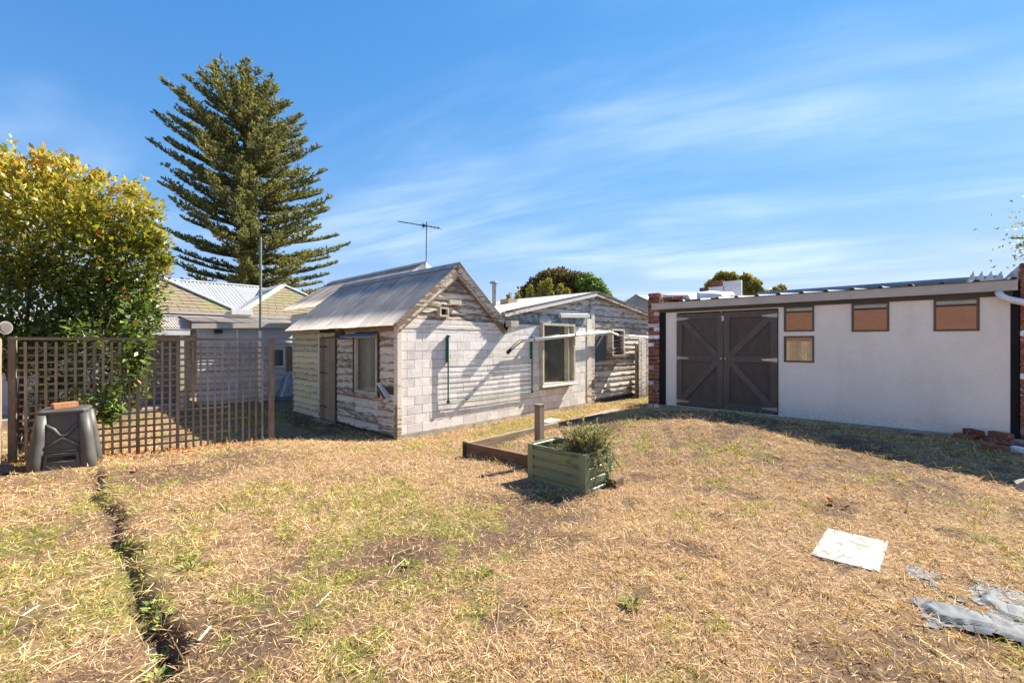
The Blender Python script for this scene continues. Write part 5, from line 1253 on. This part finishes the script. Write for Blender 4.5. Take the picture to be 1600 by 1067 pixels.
def loose_bricks():
    ms = [chamfer_box('brick', .23, .11, .076, .006, .004, s) for s in range(4)]
    for m_ in ms: m_.materials.append(M['brick'])
    spots = [(1508,682,0,.3,'red brick at the left of the loose pile by the shed wall'),(1527,680,0,.1,'red brick in the bottom row of the loose pile by the shed wall'),(1517,676,1,-.2,'red brick lying on top of the loose pile by the shed wall'),
             (1548,684,0,.5,'mortar-crusted brick beside the loose pile'),(1568,686,0,1.2,'mortar-crusted brick at the foot of the right pier'),(1580,690,0,.2,'mortar-crusted brick at the foot of the right pier'),(1560,684,1,.1,'brick lying across the mortar-crusted bricks'),
             (1556,702,0,.4,'brown brick fallen on the shaded grass by the pier'),(1590,700,0,.9,'mortar-crusted brick at the foot of the right pier'),(1574,697,0,1.5,'mortar-crusted brick at the foot of the right pier'),(1600,706,0,.3,'mortar-crusted brick at the foot of the right pier')]
    for i, (u, v, lv, a, lab) in enumerate(spots):
        p = onz(u, v, .69); x = min(p.x, 4.04); y = p.y; z = g1(x, y)-.004+lv*.075
        o = link('brick', ms[i % 4], None, Matrix.Translation((x, y, z)) @ Matrix.Rotation(a+.8, 4, 'Z') @ Matrix.Rotation(random.uniform(-.06, .06), 4, 'X')); setp(o, lab, 'brick', 'loose bricks by the shed')
    b = chamfer_box('timber_offcut', .20, .11, .11, .005, .004, 9); b.materials.append(M['sleeper']); p = onz(966, 760, .47)
    setp(link('timber_offcut', b, None, Matrix.Translation((p.x+.02, p.y+.05, g1(p.x, p.y)-.01)) @ Matrix.Rotation(.1, 4, 'Z')), 'short brown timber offcut beside the green planter', 'timber')
    q = onz(1598, 768, .62); st = MB(); me = chamfer_box('stone', .22, .18, .12, .05, .015, 5); me.materials.append(M['plinth']); setp(link('stone', me, None, Matrix.Translation((q.x+.05, q.y-.05, g1(q.x, q.y)-.02))), 'rounded grey stone on the straw at the edge of the shed shade', 'stone')
    q = onz(4, 742, .5); me = chamfer_box('grey_stone', .20, .17, .13, .05, .012, 8); me.materials.append(M['bin']); setp(link('grey_stone', me, None, Matrix.Translation((q.x-.02, q.y, g1(q.x, q.y)-.02)) @ Matrix.Rotation(.4, 4, 'Z')), 'smooth dark grey stone beside the compost bin', 'stone')
    # planks by the end of the bed
    for (u0, v0, u1, v1, lab, mt) in ((905,648,965,632,'flat grey plank at the end of the garden bed','grey_woodh'),):
        A, B = onz(u0, v0, .62), onz(u1, v1, .62); o = MB().beam((A.x, A.y, g1(A.x, A.y)+.05), (B.x, B.y, g1(B.x, B.y)+.05), .22, .035).build('loose_plank', M[mt]); setp(o, lab, 'plank')
    A = onz(860, 652, .28); me = chamfer_box('white_slab', .55, .30, .04, .004, .003, 3); me.materials.append(M['white_trim'])
    setp(link('white_slab', me, None, Matrix.Translation((A.x, A.y, g1(A.x, A.y)+.0)) @ Matrix.Rotation(.2, 4, 'Z')), 'small white slab on the green strip beside the bed', 'slab')
loose_bricks()
def litter():
    # fallen leaves by the bin and along the trellis foot: too many to count
    n = 1500; s = RNG.random(n); x = TL.x+(TR.x-TL.x)*s+RNG.normal(0, .25, n); y = TL.y+(TR.y-TL.y)*s-.05+RNG.normal(.25, .45, n); k = keep(x, y) & (y > -.75) & (x < -2.7); x, y = x[k], y[k]; n = len(x)
    V, F_, C_ = diamonds(np.stack([x, y, gz(x, y)+.012], 1), rand_dirs(n)*[[1,1,.25]], rand_dirs(n)*.5+np.array([[0,0,1]]), .05+.05*RNG.random(n), .03+.02*RNG.random(n), np.array([[.42,.17,.06]])*(.35+.9*RNG.random((n, 1))), .15, .5)
    setp(link('leaf_litter', npmesh('leaf_litter', V, F_, C_), None, None, M['straw']), 'brown fallen leaves along the foot of the trellis', 'leaf litter', kind='stuff')
    mo = m_plain('orange_dead_leaf', (.45,.15,.04), (.34,.10,.03), 20, rough=.7)
    for (u, v, s, lab) in ((1297,793,.07,'curled orange leaf on the straw above the pale board'),(1320,801,.05,'smaller orange leaf on the straw above the pale board'),(213,727,.08,'rust-red leaf on the lawn between bin and trench')):
        p = onz(u, v, .57); z = float(gz(p.x, p.y)[0])+.012; a = random.uniform(0, 3); m = MB()
        for i in range(6):
            t = i/5; w = math.sin(math.pi*min(max(t, .06), .95))*s*.42; c = Vector((math.cos(a), math.sin(a), 0))*(t-.5)*s*1.4; sd_ = Vector((-math.sin(a), math.cos(a), 0)); up = .25*s*(t-.5)**2*4
            m.v += [tuple(Vector((p.x, p.y, z+up+.012))+c+sd_*w), tuple(Vector((p.x, p.y, z+up))+c), tuple(Vector((p.x, p.y, z+up+.014))+c-sd_*w)]
        for i in range(5): m.f += [(3*i, 3*i+3, 3*i+4, 3*i+1), (3*i+1, 3*i+4, 3*i+5, 3*i+2)]
        setp(m.build('dead_leaf', mo), lab, 'leaf')
    for (u, v, L_, a, lab, c) in ((48,930,.11,.9,'white splinter lying on the left strip of lawn',0),(320,980,.12,.9,'white splinter on the soil right of the trench',0),(506,931,.16,.6,'pale stick beside the bare soil patch',1),(1418,808,.10,1.4,'short white peg standing in the straw',2)):
        p = onz(u, v, .55); z = float(gz(p.x, p.y)[0]); d = Vector((math.cos(a), math.sin(a), 0)) if c < 2 else Vector((0, 0, 1)); p = Vector((p.x, p.y, z+.015))
        setp(MB().beam(p-d*L_/2*(c < 2), p+d*L_/2*(1 if c < 2 else 1.4), .012 if c != 1 else .007, .005).build('stick', M['stone_trim']), lab, 'stick')
    # broad-leaved weeds
    TRL = 'green weed clump rooted in the spade-cut trench'; LWL = 'low green weed clump in the soil to the right of the trench'
    for k, (u, v, r, lab) in enumerate(((305,865,.12,LWL),(300,880,.09,LWL),(985,955,.09,'low weed clump on the straw between planter and pale board'),(240,930,.09,TRL),(255,955,.10,TRL),(245,1020,.10,TRL),(195,845,.09,TRL),(255,985,.08,TRL),(755,900,.07,'yellowish weed tuft on the open lawn in front of the planter'),(640,880,.08,'dark green weed tuft near the bare soil patch'))):
        p = onz(u, v, .52); n = 34; th = RNG.random(n)*6.283; rr_ = r*.55*RNG.random(n)**.6; x = p.x+rr_*np.cos(th); y = p.y+rr_*np.sin(th); z = gz(x, y)+.004
        A = np.stack([np.cos(th), np.sin(th), .35+.6*RNG.random(n)], 1); f = RNG.random((n, 1)); col = np.array([.15,.22,.05])*(1-f)+np.array([.32,.36,.11])*f
        V, F_, C_ = diamonds(np.stack([x, y, z], 1), A, rand_dirs(n)*.5+np.array([[0,0,1]]), .03+.035*RNG.random(n), .012+.014*RNG.random(n), col)
        setp(link('weed_clump', npmesh('weed_clump', V, F_, C_), None, None, M['grass']), lab, 'weed', 'weed clumps in the lawn')
litter()

# ------------------------------------------------------------------ boundary behind the camera's left, seen mirrored in the shed windows
def boundary():
    X = -9.5; T = thing('boundary_brick_wall', 'long brown brick building wall mirrored in the shed windows', 'wall', (X, -4, .4))
    t = NT('brown_brickwork'); br = t.node('ShaderNodeTexBrick'); tc_ = t.node('ShaderNodeTexCoord'); mp = t.node('ShaderNodeMapping'); mp.inputs['Rotation'].default_value = (0, math.radians(90), math.radians(90)); t.l.new(tc_.outputs['Object'], mp.inputs[0]); t.l.new(mp.outputs[0], br.inputs['Vector'])
    br.inputs['Scale'].default_value = 1; br.inputs['Brick Width'].default_value = .24; br.inputs['Row Height'].default_value = .086; br.inputs['Mortar Size'].default_value = .006
    br.inputs['Color1'].default_value = (.24,.10,.055,1); br.inputs['Color2'].default_value = (.19,.08,.045,1); br.inputs['Mortar'].default_value = (.22,.13,.09,1)
    MB().box((X-.2, -13, .2), (X, 2.0, 3.5)).build('brickwork', t.fin(br.outputs[0], .9, .2), T)
    MB().box((X-.25, -13, 3.5), (X+.08, 2.0, 3.66)).build('capping', M['lampgrey'], T)
    P = thing('paling_fence', 'tall timber paling fence in front of the brown brick wall', 'fence', (-8.6, -4, .4))
    y = -8.5; i = 0
    while y < -1.2:
        piece('paling', P, M['raw_wood'], (-8.62-.006*(i % 2), y, .35), (-8.60, y+.10, 2.15), .002); y += .106; i += 1
    for z in (.7, 1.8): MB().box((-8.72, -8.5, z), (-8.63, -1.2, z+.07)).build('rail', M['grey_woodh'], P)
boundary()
